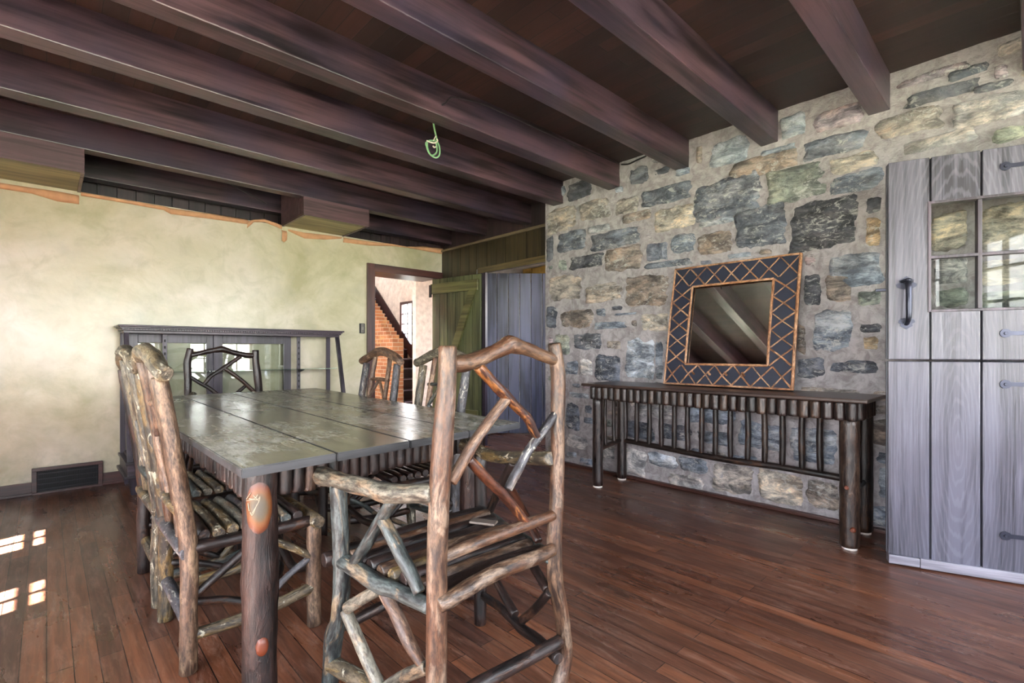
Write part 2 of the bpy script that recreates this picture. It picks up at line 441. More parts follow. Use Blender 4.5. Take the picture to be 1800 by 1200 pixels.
# wall behind the camera and the far side wall, with window openings
mb = MB()
WL = [(-.9, 1.75, .5, 1.58), (2.42, 2.80, .62, 1.66), (3.28, 3.68, .62, 1.66)]   # (y0,y1,z0,z1)
def wall_x(mb, x0, x1, y0, y1, z1, holes):
    y = y0
    for (a, b, c, d) in holes:
        mb.box(x0, x1, y, a, 0, z1); mb.box(x0, x1, a, b, 0, c); mb.box(x0, x1, a, b, d, z1); y = b
    mb.box(x0, x1, y, y1, 0, z1)
wall_x(mb, -1.4, -1.2, -1.8, 5.45, 2.75, WL)
struct('wall_near', mb, M['greywall'])
WB = [(-1.1, -.05, .6, 2.15), (.3, 1.6, .6, 2.15), (2.1, 3.3, .6, 2.15)]
mb = MB(); x = -1.8
for (a, b, c, d) in WB:
    mb.box(x, a, -2.0, -1.8, 0, 2.75); mb.box(a, b, -2.0, -1.8, 0, c); mb.box(a, b, -2.0, -1.8, d, 2.75); x = b
mb.box(x, 3.95, -2.0, -1.8, 0, 2.75)
struct('wall_back', mb, M['greywall'])

def window(idx, kind, a, b, c, d, nx, nz, name_pane=True):
    f = MB(); w = .05; q = .024
    def bx(u0, u1, z0, z1, dd=.06):
        if kind == 'x': f.box(-1.33, -1.33 + dd, u0, u1, z0, z1)
        else: f.box(u0, u1, -1.93, -1.93 + dd, z0, z1)
    bx(a, a + w, c, d); bx(b - w, b, c, d); bx(a + w, b - w, c, c + w); bx(a + w, b - w, d - w, d)
    for k in range(1, nx): u = a + (b - a) * k / nx; bx(u - q / 2, u + q / 2, c + w, d - w, .04)
    for k in range(1, nz): z = c + (d - c) * k / nz; bx(a + w, b - w, z - q / 2, z + q / 2, .035)
    o = struct('window_%d' % idx, f, M['trim'])
    return o
idx = 1
for (a, b, c, d) in WL:
    window(idx, 'x', a, b, c, d, 2 if b - a < .5 else 4, 6 if b - a < .5 else 5); idx += 1
for (a, b, c, d) in WB:
    window(idx, 'y', a, b, c, d, 4, 5); idx += 1

# skirting board along the cream wall, with its small shoe strip
mb = MB(); mb.box(-1.19, 2.56, YC - .018, YC, 0, .092, .003); mb.box(-1.19, 2.56, YC - .032, YC - .018, 0, .018, .003)
struct('baseboard_left', mb, M['trimx'])
mb = MB(); mb.box(XS - .035, XS + .01, -.4, 3.2, 0, .022, .004)
struct('baseboard_right', mb, wood('base_strip_wood', S(48, 28, 24), S(80, 48, 42), 1, .4, .2))

# door casing round the hall doorway
mb = MB()
mb.box(2.566, 2.649, YC - .03, YC, 0, 2.03, .004)
mb.box(2.649, 2.664, YC - .012, YC + .36, 0, 1.955)
mb.box(3.505, 3.565, YC - .03, YC, 0, 1.95, .004)
mb.box(3.505, 3.52, YC, YC + .10, 0, 1.955)
struct('trim_1', mb, M['trim'])
mb = MB(); mb.box(2.649, 3.57, YC - .03, YC, 1.945, 2.03, .004); mb.box(2.655, 3.52, YC, YC + .36, 1.95, 1.975)
struct('trim_2', mb, M['trimx'])

# panelled end wall over the second doorway
mb = MB(); rnd = random.Random(3)
y = 3.22
XP = 3.575
while y < YC - .01:
    w = min(rnd.choice([.15, .17, .13, .19]), YC - y)
    z0 = 0 if y > 4.24 else 1.99
    mb.box(XP, XP + .025, y + .002, y + w - .002, z0, 2.285, .003); y += w
struct('wall_far', mb, M['panel'])
struct('wall_far_backing', MB().box(3.84, 3.88, 3.2, 5.45, 2.2, 2.75).box(XP + .02, 3.88, 3.0, 5.45, 2.2, 2.262), M['panel_dark'])
mb = MB(); mb.box(XP - .022, XP + .04, 3.235, YC, 2.285, 2.31, .003)
struct('trim_3', mb, wood('cap_rail_wood', S(70, 60, 46), S(112, 98, 76), 1, .4, .2))
mb = MB(); mb.box(XP - .022, XP + .03, 3.235, 4.32, 1.935, 2.0, .004)
struct('trim_4', mb, wood('lintel_wood', S(56, 46, 28), S(96, 82, 52), 1, .4, .2))
mb = MB(); mb.box(XP - .02, XP + .015, 4.19, 4.27, 0, 1.94, .004)
struct('trim_5', mb, wood('jamb_wood', S(30, 24, 32), S(58, 48, 62), 2, .4, .2))

# ---- stone wall: one wall, every stone modelled on it
STC = dict(d=(88, 94, 106), D=(70, 73, 82), b=(120, 129, 142), B=(158, 166, 176), t=(146, 139, 133), T=(176, 168, 156), o=(152, 134, 110),
           p=(140, 130, 138), g=(130, 137, 130), w=(184, 182, 182), r=(122, 112, 106), v=(148, 152, 138))
STONES = [
 (960,365,1015,407,'t'),(1019,350,1072,385,'t'),(1082,347,1124,377,'t'),(1128,325,1213,358,'d'),(1223,312,1337,381,'d'),
 (1095,370,1145,390,'r'),(1150,362,1220,403,'T'),(960,415,974,460,'D'),(980,406,1031,441,'d'),(1036,403,1126,437,'d'),(1035,394,1072,409,'B'),
 (1180,410,1223,445,'b'),(1225,408,1286,447,'r'),(1135,425,1174,459,'d'),(1064,432,1127,475,'r'),(1002,447,1060,471,'D'),(980,454,997,476,'g'),
 (1135,457,1216,470,'b'),(1230,457,1252,465,'d'),(965,484,1022,527,'t'),(1029,497,1096,531,'t'),(1098,484,1175,540,'r'),(961,537,980,576,'d'),
 (985,544,1040,576,'r'),(1047,540,1066,557,'b'),(1074,537,1094,546,'D'),(1080,549,1119,554,'b'),(1046,564,1102,579,'b'),(1111,562,1120,574,'t'),
 (1127,550,1177,583,'T'),(975,587,1001,625,'g'),(1008,585,1056,615,'d'),(1065,597,1092,614,'t'),(1100,596,1150,667,'B'),(1152,600,1166,668,'b'),
 (994,634,1016,660,'b'),(1019,631,1042,659,'w'),(1045,625,1092,670,'d'),(1000,689,1035,700,'B'),(995,709,1020,757,'d'),(1028,712,1041,727,'b'),
 (997,765,1035,790,'w'),(995,793,1015,803,'b'),
 (1247,244,1317,291,'B'),(1224,256,1236,289,'r'),(1286,272,1400,308,'r'),(1411,236,1522,273,'d'),(1347,290,1452,352,'g'),(1459,268,1545,303,'T'),
 (1459,300,1551,338,'b'),(1293,361,1380,434,'d'),(1389,350,1508,436,'D'),(1520,345,1551,375,'D'),(1520,382,1551,433,'o'),(1230,382,1291,396,'B'),
 (1370,200,1417,242,'B'),(1430,188,1513,226,'p'),(1340,256,1400,271,'b'),(1412,445,1436,470,'p'),(1457,445,1550,504,'b'),(1410,482,1446,536,'D'),
 (1452,482,1499,530,'r'),(1505,508,1550,540,'g'),(1427,547,1499,617,'b'),(1400,570,1418,622,'r'),(1510,568,1550,586,'D'),(1515,590,1545,617,'o'),(1400,628,1450,665,'d'),
 (1457,632,1545,657,'d'),(1575,124,1705,141,'p'),(1590,148,1728,177,'D'),(1672,167,1810,217,'w'),(1540,194,1659,236,'t'),(1588,232,1718,263,'w'),
 (1709,144,1783,160,'D'),(1745,219,1810,250,'v'),(1663,116,1741,136,'d'),(1106,293,1140,324,'d'),(1148,293,1177,308,'d'),(998,317,1040,350,'D'),(1744,112,1775,140,'p'),
 (1093,789,1137,835,'w'),(1140,796,1190,822,'B'),(1193,803,1247,832,'b'),(1177,834,1237,858,'w'),(1250,815,1322,868,'t'),(1330,827,1412,882,'T'),(1416,845,1478,895,'t'),
 (1100,740,1150,772,'d'),(1160,745,1215,775,'d'),(1225,757,1290,782,'b'),(1300,742,1380,790,'b'),(1390,752,1470,815,'b'),(1110,700,1190,735,'w'),(1205,712,1290,745,'b'),
 (1632,372,1702,440,'T'),(1722,356,1830,440,'T'),(1640,450,1702,500,'w'),(1640,505,1702,542,'g'),(1722,452,1830,500,'T'),(1722,508,1830,545,'g'),
]
def stone_wall():
    rnd = random.Random(11)
    V, F, C = [], [], []
    MORT = S(168, 164, 168)
    rects = []
    for (x0, y0, x1, y1, c) in STONES:
        a = atX(x0, y0, XS); b = atX(x1, y1, XS); m = atX((x0 + x1) / 2, (y0 + y1) / 2, XS)
        h = (y1 - y0) / FPX * (FW.dot(m)); 
        rects.append([min(a.y, b.y), max(a.y, b.y), m.z - h / 2, m.z + h / 2, c])
    # courses for the parts the furniture and the door hide
    def free(r): return all(r[1] + .012 < q[0] or r[0] - .012 > q[1] or r[3] + .012 < q[2] or r[2] - .012 > q[3] for q in rects)
    for rowset in range(3):
        z = .03
        while z < 2.6:
            h = rnd.uniform(.06, .2) if rowset < 2 else rnd.uniform(.035, .06); y = -1.78
            while y < 3.2:
                w = rnd.uniform(.12, .42) if rowset == 0 else rnd.uniform(.07, .18)
                r = [y, min(y + w, 3.22), z, min(z + h, 2.63), rnd.choice('dbbtTrgwBp')]
                ok = not (r[0] < -.38 and r[1] > -1.38 and r[2] < 2.1)
                if ok and r[1] - r[0] > .05 and free(r): rects.append(r)
                y += w + rnd.uniform(.02, .05)
            z += h + rnd.uniform(.02, .04)
    # mortar bed
    st = .03; ny = int(5.06 / st); nzz = int(2.68 / st); idx = {}
    for i in range(ny + 1):
        for j in range(nzz + 1):
            y = -1.8 + 5.06 * i / ny; z = 2.68 * j / nzz
            dx = .008 * noise.noise(Vector((y * 9, z * 9, 3))) + .006 * noise.noise(Vector((y * 30, z * 30, 7)))
            if i == ny: dx = 0
            idx[i, j] = len(V); V.append((XS + dx, y, z))
            C.append((*[q * (1 + .12 * noise.noise(Vector((y * 4, z * 4, 1)))) for q in MORT[:3]], 0.0))
    for i in range(ny):
        for j in range(nzz):
            y = -1.8 + 5.06 * (i + .5) / ny; z = 2.68 * (j + .5) / nzz
            if -1.36 < y < -.42 and z < 2.06: continue
            F.append((idx[i, j], idx[i, j + 1], idx[i + 1, j + 1], idx[i + 1, j]))
    for ri, (y0, y1, z0, z1, c) in enumerate(rects):
        w, h = y1 - y0, z1 - z0
        nx = max(4, min(22, int(w / .02))); nh = max(4, min(18, int(h / .02)))
        base = len(V); cr = STC[c]; jit = rnd.uniform(.9, 1.1); lc = S(*[max(0, min(255, q * jit)) for q in cr])
        th = rnd.uniform(.008, .024); tilt = rnd.uniform(-.012, .012); o = Vector((ri * 3.1, ri * 1.7, 0)); sk = rnd.uniform(-.06, .06) * h
        for i in range(nx + 1):
            for j in range(nh + 1):
                u = 2 * i / nx - 1; v = 2 * j / nh - 1
                # square -> rounded, irregular outline
                uu = u * math.sqrt(1 - .15 * v * v); vv = v * math.sqrt(1 - .15 * u * u)
                e = max(abs(u), abs(v))
                k = 1 + .20 * noise.noise(Vector((uu * 1.5, vv * 1.5, ri * 2.3))) + .13 * noise.noise(Vector((uu * 4.5, vv * 4.5, ri * 1.3 + 9)))
                uu *= 1.0 * k + .07; vv *= 1.0 * k + .09
                y = (y0 + y1) / 2 + uu * w / 2; z = (z0 + z1) / 2 + vv * h / 2 + sk * uu
                prof = 1 - max(0, (e - .72) / .28) ** 2.2
                rg = .012 * noise.noise(Vector((y * 14, z * 20, 0)) + o) + .009 * noise.noise(Vector((y * 34, z * 46, 5)) + o) + .010 * abs(noise.noise(Vector((y * 9, z * 24, 15)) + o))
                dx = -(th + rg * 1.25 + tilt * uu) * prof + .018 * (1 - prof)
                y = min(max(y, -1.8), 3.245); z = min(z, 2.66)
                V.append((XS + dx, y, max(z, .01)))
                t = 1 + .25 * noise.noise(Vector((y * 6, z * 6, 0)) + o)
                C.append((*[q * t for q in lc[:3]], 1.0))
        for i in range(nx):
            for j in range(nh):
                a = base + i * (nh + 1) + j
                F.append((a, a + 1, a + nh + 2, a + nh + 1))
    # solid core and end face
    def bx(x0, x1, ya, yb, z0, z1):
        k = len(V)
        V.extend([(x0, ya, z0), (x1, ya, z0), (x1, yb, z0), (x0, yb, z0), (x0, ya, z1), (x1, ya, z1), (x1, yb, z1), (x0, yb, z1)])
        C.extend([(*MORT[:3], 0.0)] * 8)
        for q in ((3, 2, 1, 0), (4, 5, 6, 7), (0, 1, 5, 4), (1, 2, 6, 5), (2, 3, 7, 6), (3, 0, 4, 7)): F.append(tuple(k + w for w in q))
    bx(XS + .03, 3.95, -.4, 3.255, 0, 2.68); bx(XS + .03, 3.95, -1.8, -1.38, 0, 2.68); bx(XS + .03, 3.95, -1.38, -.4, 2.06, 2.68)
    bx(XS + .002, XS + .05, 3.2, 3.255, 0, 2.66)
    o = add_mesh('wall_right', V, F, M['stone'], None, True, {'scol': ('FLOAT_COLOR', C)})
    o['kind'] = 'structure'
stone_wall()

# ---- beams: (near edge, far edge) along Y; all run from the side wall to the stone wall
ORD = ['nearest ceiling beam, over the dutch door', 'ceiling beam ending on the stone left of the dutch door top', 'ceiling beam ending on the stone above the mirror frame corner',
       'ceiling beam ending on the stone left of the mirror', 'ceiling beam in front of the hanging green wire', 'ceiling beam behind the hanging green wire, last to end on stone',
       'ceiling beam running out over the panelled end wall, first behind the stone', 'ceiling beam with the two soffit boxes fixed below it', 'rearmost ceiling beam, tight above the cream plaster wall']
BY = [(-.08, .03), (.56, .665), (1.158, 1.268), (1.783, 1.89), (2.405, 2.52), (3.035, 3.155), (3.75, 3.87), (4.49, 4.60), (5.20, 5.33)]
beams = []
for (y0, y1), lab in zip(BY, ORD):
    o = box('ceiling_beam', -1.22, XS + .012 if y1 < 3.2 else 3.84, y0, y1, 2.447, ZC + .005, M['beam'], None, .006)
    tag(o, 'dark stained ' + lab, 'beam', 'ceiling beams'); beams.append(o)

# ---- soffit boxes
def soffit(x0, x1, lab):
    t = empty('soffit_box', ((x0 + x1) / 2, 4.8, 2.284)); tag(t, lab, 'box', 'soffit boxes under the ceiling')
    cx = (x0 + x1) / 2
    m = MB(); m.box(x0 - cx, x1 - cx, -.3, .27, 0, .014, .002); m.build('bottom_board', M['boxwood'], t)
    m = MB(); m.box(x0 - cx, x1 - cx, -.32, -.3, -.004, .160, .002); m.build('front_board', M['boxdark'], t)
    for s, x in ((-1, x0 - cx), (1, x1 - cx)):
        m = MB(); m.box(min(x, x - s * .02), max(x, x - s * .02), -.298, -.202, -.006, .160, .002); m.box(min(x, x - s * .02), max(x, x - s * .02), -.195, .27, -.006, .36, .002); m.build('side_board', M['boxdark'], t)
soffit(-1.0, .19, 'wooden soffit box under the ceiling at the far left, above the cream wall')
soffit(1.674, 2.306, 'short wooden soffit box under the beams above the display cabinet')

# ---- brown masking paper along the top of the cream wall
def paper(pts, drop, lab):
    """pts: pixel line of its upper edge; a curled strip standing just off the wall"""
    V, F = [], []; rnd = random.Random(len(lab))
    P = [atY(x, y, YC - .004) for x, y in pts]
    Q = []
    for i in range(len(P) - 1):
        for k in range(6): Q.append((P[i].lerp(P[i + 1], k / 6), i + k / 6))
    Q.append((P[-1], len(P) - 1))
    for p, t in Q:
        i = min(int(t), len(drop) - 2); d = drop[i] + (drop[i + 1] - drop[i]) * (t - i)
        wv = .010 * noise.noise(Vector((p.x * 7, d * 4, 2)))
        for q in range(4):
            f = q / 3
            V.append((p.x, (YC + .012, YC - .020, YC - .014 - abs(wv), YC - .004 - abs(wv) * 1.6)[q], p.z - d * f))
    n = len(Q)
    for i in range(n - 1):
        for q in range(3): F.append((i * 4 + q, i * 4 + q + 1, i * 4 + q + 5, i * 4 + q + 4))
    o = add_mesh('masking_paper', V, F, M['paper'], None, True)
    md = o.modifiers.new('thick', 'SOLIDIFY'); md.thickness = .0015
    tag(o, lab, 'paper', 'kraft masking paper along the wall top'); return o
paper([(-20, 316), (55, 328), (100, 333), (139, 341)], [.05, .05, .09, .08], 'brown masking paper strip under the left soffit box')
paper([(142, 336), (200, 346), (288, 361), (300, 364), (370, 374), (436, 385)], [.035, .035, .04, .06, .055, .05], 'long brown masking paper strip on the wall top between the two soffit boxes')
paper([(434, 388), (446, 385), (465, 384), (495, 394)], [.07, .03, .035, .05], 'torn loose brown masking paper with a bent flap left of the short soffit box')
paper([(495, 401), (499, 402), (504, 404)], [.12, .135, .10], 'narrow torn paper tail dangling below the left corner of the short soffit box')
paper([(506, 402), (535, 407), (570, 411), (600, 416)], [.02, .07, .06, .02], 'sagging brown masking paper directly below the short soffit box')
paper([(603, 416), (650, 423), (690, 428), (715, 433), (745, 432), (779, 436)], [.06, .055, .03, .015, .06, .075], 'brown masking paper strip running from the short soffit box to the far corner')

# ---- wires on the ceiling
t = empty('hanging_wire', (1.895, 2.75, 2.30))
tag(t, 'coiled green electrical wire hanging from the ceiling above the table', 'wire')
def W(px, py, dy=0): p = atY(px, py, 2.75 + dy); return p - Vector((1.895, 2.75, 2.30))
top = W(763, 222); top2 = Vector((top.x - .02, 0, ZC - 2.30))
MB().tube([top2, top, W(768, 246)], .006, 8, 1).build('lead', M['greenwire'], t)
MB().tube([W(768, 246), W(750, 250, .02), W(750, 258, .02), W(755, 270, .01), W(765, 277), W(772, 273, -.01), (W(773, 262, -.015)), W(769, 250, -.01), W(762, 247, -.01), W(752, 249, 0), W(752, 262, 0), W(757, 272, -.02), W(763, 272, -.02), W(768, 266, -.02), W(767, 252, -.02)], .0055, 8, 2, sub=5).build('coil', M['greenwire'], t)
MB().tube([W(750, 247, -.03), W(757, 250, -.035), (W(764, 251, -.035)), W(769, 248, -.03), W(768, 244, -.03)], .0045, 8, 3).build('pale_tie', M['whitewire'], t)
MB().tube([W(761, 256, -.03), W(763, 259, -.03), W(766, 258, -.03)], .0045, 8, 4).build('bare_end', M['whitewire'], t)
MB().tube([W(762, 247, -.03), W(766, 239, -.03)], .0035, 8, 5).build('bare_end', M['whitewire'], t)
pp = [(777, 184), (783, 181), (789, 174), (796, 171), (815, 174), (850, 183), (880, 196), (905, 207), (960, 233), (1030, 263), (1088, 288)]
o = MB().tube([atY(x, y, 2.396) for x, y in pp], .006, 8, 3).build('beam_cable', M['blackwire'])
tag(o, 'black armoured cable stapled along the side of a beam above the hanging green wire', 'cable')
mb = MB(); p = [atX(1092, 289, XS - .03), atX(1105, 288, XS - .03), atX(1120, 281, XS - .03), atX(1136, 274, XS - .03)]
o = mb.tube(p, .007, 8, 3).build('wall_cable', M['blackwire']); tag(o, 'short black cable at the stone wall top between two beam ends', 'cable')
o = MB().tube([atY(396, 318, 4.588), atY(430, 337, 4.64), atY(455, 350, 4.70), atY(468, 358, 4.72)], .006, 8, 3).build('loose_cable', M['blackwire'])
tag(o, 'loose black cable end sticking out under the beams left of the short soffit box', 'cable')

# ---- wall things
t = empty('wall_vent', (.12, YC - .02, .0)); tag(t, 'dark wooden framed floor-level vent grille in the cream wall', 'vent')
m = MB(); m.box(-.2, .2, -.022, 0, .0, .016, .002); m.box(-.2, .2, -.022, 0, .17, .195, .003); m.box(-.2, -.172, -.022, 0, .016, .17, .002); m.box(.172, .2, -.022, 0, .016, .17, .002)
m.build('frame', M['trimx'], t)
m = MB(); m.box(-.172, .172, -.004, .002, .016, .17); m.build('dark_opening', M['hole'], t)
m = MB()
for k in range(4): m.box(-.172, .172, -.012, -.008, .03 + k * .038, .036 + k * .038)
for k in range(34): x = -.168 + k * .01; m.box(x, x + .004, -.014, -.010, .018, .168)
m.build('grille', M['blackiron'], t)
t = empty('outlet_box', (2.513, YC, 1.306)); tag(t, 'uncovered electrical outlet in the cream wall left of the doorway', 'outlet')
m = MB(); m.box(-.032, .032, -.006, .002, -.055, .055, .004); m.build('box', M['blackiron'], t)
m = MB(); m.box(-.017, .017, -.014, -.005, -.048, .048, .004); m.second(M['hole'])
for zz in (-.027, .027):
    for xx in (-.008, .006): m.box(xx, xx + .003, -.016, -.013, zz - .006, zz + .006)
m.build('receptacle', plain('receptacle', S(120, 116, 108), .5), t)

# ---- green batten door opened back against the panelled wall
hx, hy, ex, ey = 3.40, 5.0, 3.53, 4.235
ang = math.atan2(ey - hy, ex - hx); Ld = math.hypot(ex - hx, ey - hy)
t = empty('door_1', (hx, hy, 0), ang); t['kind'] = 'structure'
tag(t, 'green plank door with diagonal brace opened back against the panelled wall', 'door')
m = MB(); k = 6
for i in range(k): m.box(i * Ld / k + .003, (i + 1) * Ld / k - .003, -.002, .024, .012, 1.925, .005)
m.build('plank_panel', M['green'], t)
gb = wood('green_batten_wood', S(58, 58, 30), S(102, 100, 62), 0, .4, .3)
for z0, z1 in ((1.745, 1.865), (.27, .39)): box('batten', .0, Ld - .03, -.03, -.002, z0, z1, gb, t, .004)
m = MB(); m.hexa([(.03, -.03, .39), (.14, -.03, .39), (Ld - .06, -.03, 1.745), (Ld - .16, -.03, 1.745)], [(.03, -.003, .39), (.14, -.003, .39), (Ld - .06, -.003, 1.745), (Ld - .16, -.003, 1.745)])
m.build('brace', gb, t)
for z in (1.78, .33): box('hinge', -.022, .02, -.036, -.026, z - .075, z + .075, M['blackiron'], t, .003)

# ---- blue plank door inside the second doorway
dx, dy = 4.70 - 3.985, 4.18 - 4.851
t = empty('door_2', (3.985, 4.851, 0), math.atan2(dy, dx)); t['kind'] = 'structure'
tag(t, 'blue grey plank door standing ajar beyond the panelled doorway', 'door')
L2 = math.hypot(dx, dy); m = MB()
ed = [0, .083, .248, .393, .538, .683, .828, L2]
for i in range(len(ed) - 1): m.box(ed[i] + .003, ed[i + 1] - .003, 0, .03, .015, 2.05, .005)
m.build('plank_panel', M['blue'], t)
# the little lobby it stands in
mb = MB(); mb.box(5.0, 5.1, 2.9, 5.1, 0, 2.3); mb.box(3.62, 3.98, 2.9, 3.0, 0, 2.3); mb.box(3.98, 4.8, 2.9, 3.0, 0, 1.2); mb.box(3.98, 4.8, 2.9, 3.0, 1.95, 2.3); mb.box(4.8, 5.1, 2.9, 3.0, 0, 2.3); mb.box(3.60, 5.1, YC, YC + .05, 0, 2.2)  # includes an unseen opening added to light the blue door
struct('wall_lobby', mb, M['white'])
struct('ceiling_lobby', MB().box(3.62, 5.1, 2.9, 5.1, 2.2, 2.25), M['white'])
o = MB()
rnd = random.Random(5)
for k in range(10):
    o.box(4.75 + rnd.uniform(0, .05), 4.99, 3.15 + k * .17, 3.31 + k * .17, 2.02, 2.19, .01)
o = o.build('rough_ledge', M['yellow']); tag(o, 'rough tan ledge glimpsed above the blue plank door', 'ledge')

# ---- hall beyond the cream wall doorway
mb = MB()
mb.box(5.25, 5.35, 5.04, 8.30, 0, 2.9); mb.box(3.9, 5.3, YC, YC + .05, 2.2, 2.8); mb.box(5.25, 5.35, 8.80, 12.2, 0, 2.9); mb.box(5.25, 5.35, 8.30, 8.80, 0, 1.15); mb.box(5.25, 5.35, 8.30, 8.80, 2.05, 2.9); mb.box(1.0, 5.35, 12.1, 12.2, 0, 5.4)
mb.box(4.31, 5.25, 6.8, 6.9, 0, 2.76)
mb.box(5.25, 5.35, 7, 12.2, 2.9, 3.3); mb.box(5.25, 5.35, 7, 9.2, 3.3, 5.4); mb.box(5.25, 5.35, 11.4, 12.2, 3.3, 5.4); mb.box(5.25, 5.35, 9.2, 11.4, 4.9, 5.4)  # leaves an unseen high opening, added to brighten the stairwell
mb.box(1.0, 5.35, 8.05, 8.1, 2.85, 5.4); mb.box(1.0, 1.1, 5.5, 12.1, 2.9, 5.4); mb.box(1.0, 1.1, 5.5, 6.2, 0, 3.0); mb.box(1.0, 1.1, 6.2, 7.0, 0, 3.0); mb.box(1.0, 1.1, 7.9, 8.6, 0, 3.0); mb.box(1.0, 1.1, 7.0, 7.9, 0, 1.0); mb.box(1.0, 1.1, 7.0, 7.9, 2.0, 3.0); mb.box(1.0, 1.1, 8.6, 12.1, 0, 3.0)  # leaves an unseen side opening, added to let sky light into the hall
struct('wall_hall', mb, M['white'])
struct('hall_sun_blocker', MB().box(.1, .2, 5.6, 10.5, -.4, 3.6), M['brick'])  # unseen wall added to keep the sun out of the hall's side opening
struct('ceiling_hall', MB().box(3.6, 5.35, 5.04, 5.42, 2.75, 2.85).box(1.0, 5.35, 5.42, 8.1, 2.75, 2.85).box(1.0, 5.35, 8.1, 12.2, 5.4, 5.5), M['white'])
t = empty('staircase', (4.9, 7.5, 0)); tag(t, 'dark wooden staircase with pale highlights painted on the tread edges seen through the doorway', 'staircase')
for k in range(13):
    y = .215 * k; z = .185 * k
    box('riser', -.38, .34, y, y + .03, z, z + .16, M['stair'], t)
    m = MB(); m.box(-.38, .34, y - .03, y + .24, z + .16, z + .185, .004); m.build('tread', M['stair'], t)
    m = MB(); m.box(-.38, .34, y - .033, y - .029, z + .164, z + .181); m.build('edge_highlight', M['nosing'], t)  # thin strip that paints the highlight along each step
m = MB(); m.hexa([(.315, -.15, .0), (.34, -.15, .0), (.34, 2.8, 2.54), (.315, 2.8, 2.54)], [(.315, -.15, .26), (.34, -.15, .26), (.34, 2.8, 2.84), (.315, 2.8, 2.84)])
m.build('skirt_board', M['stair'], t)
mb = MB()
zt = 1.28
mb.box(4.28, 4.49, 7.48, 7.62, 0, zt)
for k in range(14): mb.box(4.28, 4.49, 7.62 + k * .085, 7.62 + (k + 1) * .085, 0, zt + .067 * (k + 1))
o = mb.build('stepped_brick_wall', M['brick']); tag(o, 'stepped brick side wall of the staircase seen through the doorway', 'wall')
t = empty('light_switch', (4.66, 6.8, 1.36)); tag(t, 'white double light switch plate on the hall wall', 'switch')
box('plate', -.055, .055, -.006, 0, -.06, .06, M['plate'], t, .003)
for x in (-.022, .022): box('toggle', x - .008, x + .008, -.018, -.006, -.012, .012, M['hole'], t, .002)
# hall window beside the stairs
f = MB(); f.box(5.20, 5.25, 8.30, 8.36, 1.15, 2.05); f.box(5.20, 5.25, 8.74, 8.80, 1.15, 2.05); f.box(5.20, 5.25, 8.36, 8.74, 1.15, 1.2); f.box(5.20, 5.25, 8.36, 8.74, 2.0, 2.05)
for k in range(1, 4): f.box(5.215, 5.235, 8.36, 8.74, 1.2 + k * .2, 1.215 + k * .2)
f.box(5.215, 5.235, 8.54, 8.555, 1.2, 2.0)
struct('window_8', f, M['trim'])
# ------------------------------------------------------------------ dining table
TQ = [(.35, 1.344), (1.415, 1.443), (1.57, 3.949), (.352, 3.84)]     # corners of the top, as measured
ZT = .76
def lerp2(a, b, t): return (a[0] + (b[0] - a[0]) * t, a[1] + (b[1] - a[1]) * t)
TC = (.93, 2.6)
t = empty('dining_table', (TC[0], TC[1], 0)); tag(t, 'large rustic dining table with worn grey plank top and bark log legs', 'table')
m = MB(); cuts = [0, .238, .480, .728, 1.0]
for i in range(4):
    a0, a1 = cuts[i] + (.0012 if i else 0), cuts[i + 1] - (.0012 if i < 3 else 0)
    q = [lerp2(TQ[0], TQ[1], a0), lerp2(TQ[0], TQ[1], a1), lerp2(TQ[3], TQ[2], a1), lerp2(TQ[3], TQ[2], a0)]
    bm = bmesh.new()
    lo = [bm.verts.new((x - TC[0], y - TC[1], ZT - .025)) for x, y in q]; hi = [bm.verts.new((x - TC[0], y - TC[1], ZT)) for x, y in q]
    bm.faces.new(lo[::-1]); bm.faces.new(hi)
    for k in range(4): bm.faces.new((lo[k], lo[(k + 1) % 4], hi[(k + 1) % 4], hi[k]))
    bmesh.ops.bevel(bm, geom=bm.edges[:], offset=.003, segments=2, affect='EDGES')
    m.bm(bm)
top = m.build('tabletop', M['tabletop'], t)
top.data.materials.append(M['tableedge'])
for p in top.data.polygons:
    if abs(p.normal.z) < .5: p.material_index = 1
LEGS = [(.4445, 1.52, .047), (1.33, 1.66, .049), (1.44, 3.72, .047), (.47, 3.63, .047)]
legs = []
for k, (x, y, r) in enumerate(LEGS):
    r0 = [r * 1.02, r * .98, r * 1.03, r * .97, r]
    o = log('leg', [(x - TC[0], y - TC[1], z) for z in (0, .2, .4, .6, ZT - .028)], r0, M['leg'] if k != 1 else M['console'], t, 20, 40 + k, .07, 8)
    legs.append(o)
# apron of split logs standing side by side below the top
def apron(a, b, n, nm, out, one=False):
    """a, b: end points on the floor plan; out: outward direction"""
    d = Vector((b[0] - a[0], b[1] - a[1], 0)); L = d.length; d.normalize(); rnd = random.Random(n)
    big = MB(); w = L / n
    for k in range(n):
        c = Vector((a[0] - TC[0], a[1] - TC[1], 0)) + d * (w * (k + .5))
        h = .105 + rnd.uniform(-.006, .006); r = w * rnd.uniform(.46, .54); mt = rnd.choice([M['leg'], M['console'], M['dark'], M['leg'], M['conpale']])
        mb = big if one else MB()
        mb.tube([c + Vector((0, 0, ZT - .026 - h)), c + Vector((0, 0, ZT - .026 - h / 2)), c + Vector((0, 0, ZT - .0265))], r, 10, k + n * 7, .06, 3, cap=.25)
        if not one: mb.build('apron_slat', mt, t)
    if one: o = big.build('apron_slat', M['leg'], t); o['kind'] = 'stuff'
A0, A1, A2, A3 = LEGS[0], LEGS[1], LEGS[2], LEGS[3]
apron((A0[0] + .045, A0[1] - .012), (A1[0] - .03, A1[1] - .012), 21, 'n', None)
apron((A3[0] - .02, A3[1] - .05), (A0[0] - .02, A0[1] + .045), 44, 'l', None)
apron((A1[0] + .02, A1[1] + .05), (A2[0] + .02, A2[1] - .05), 44, 'r', None, True)
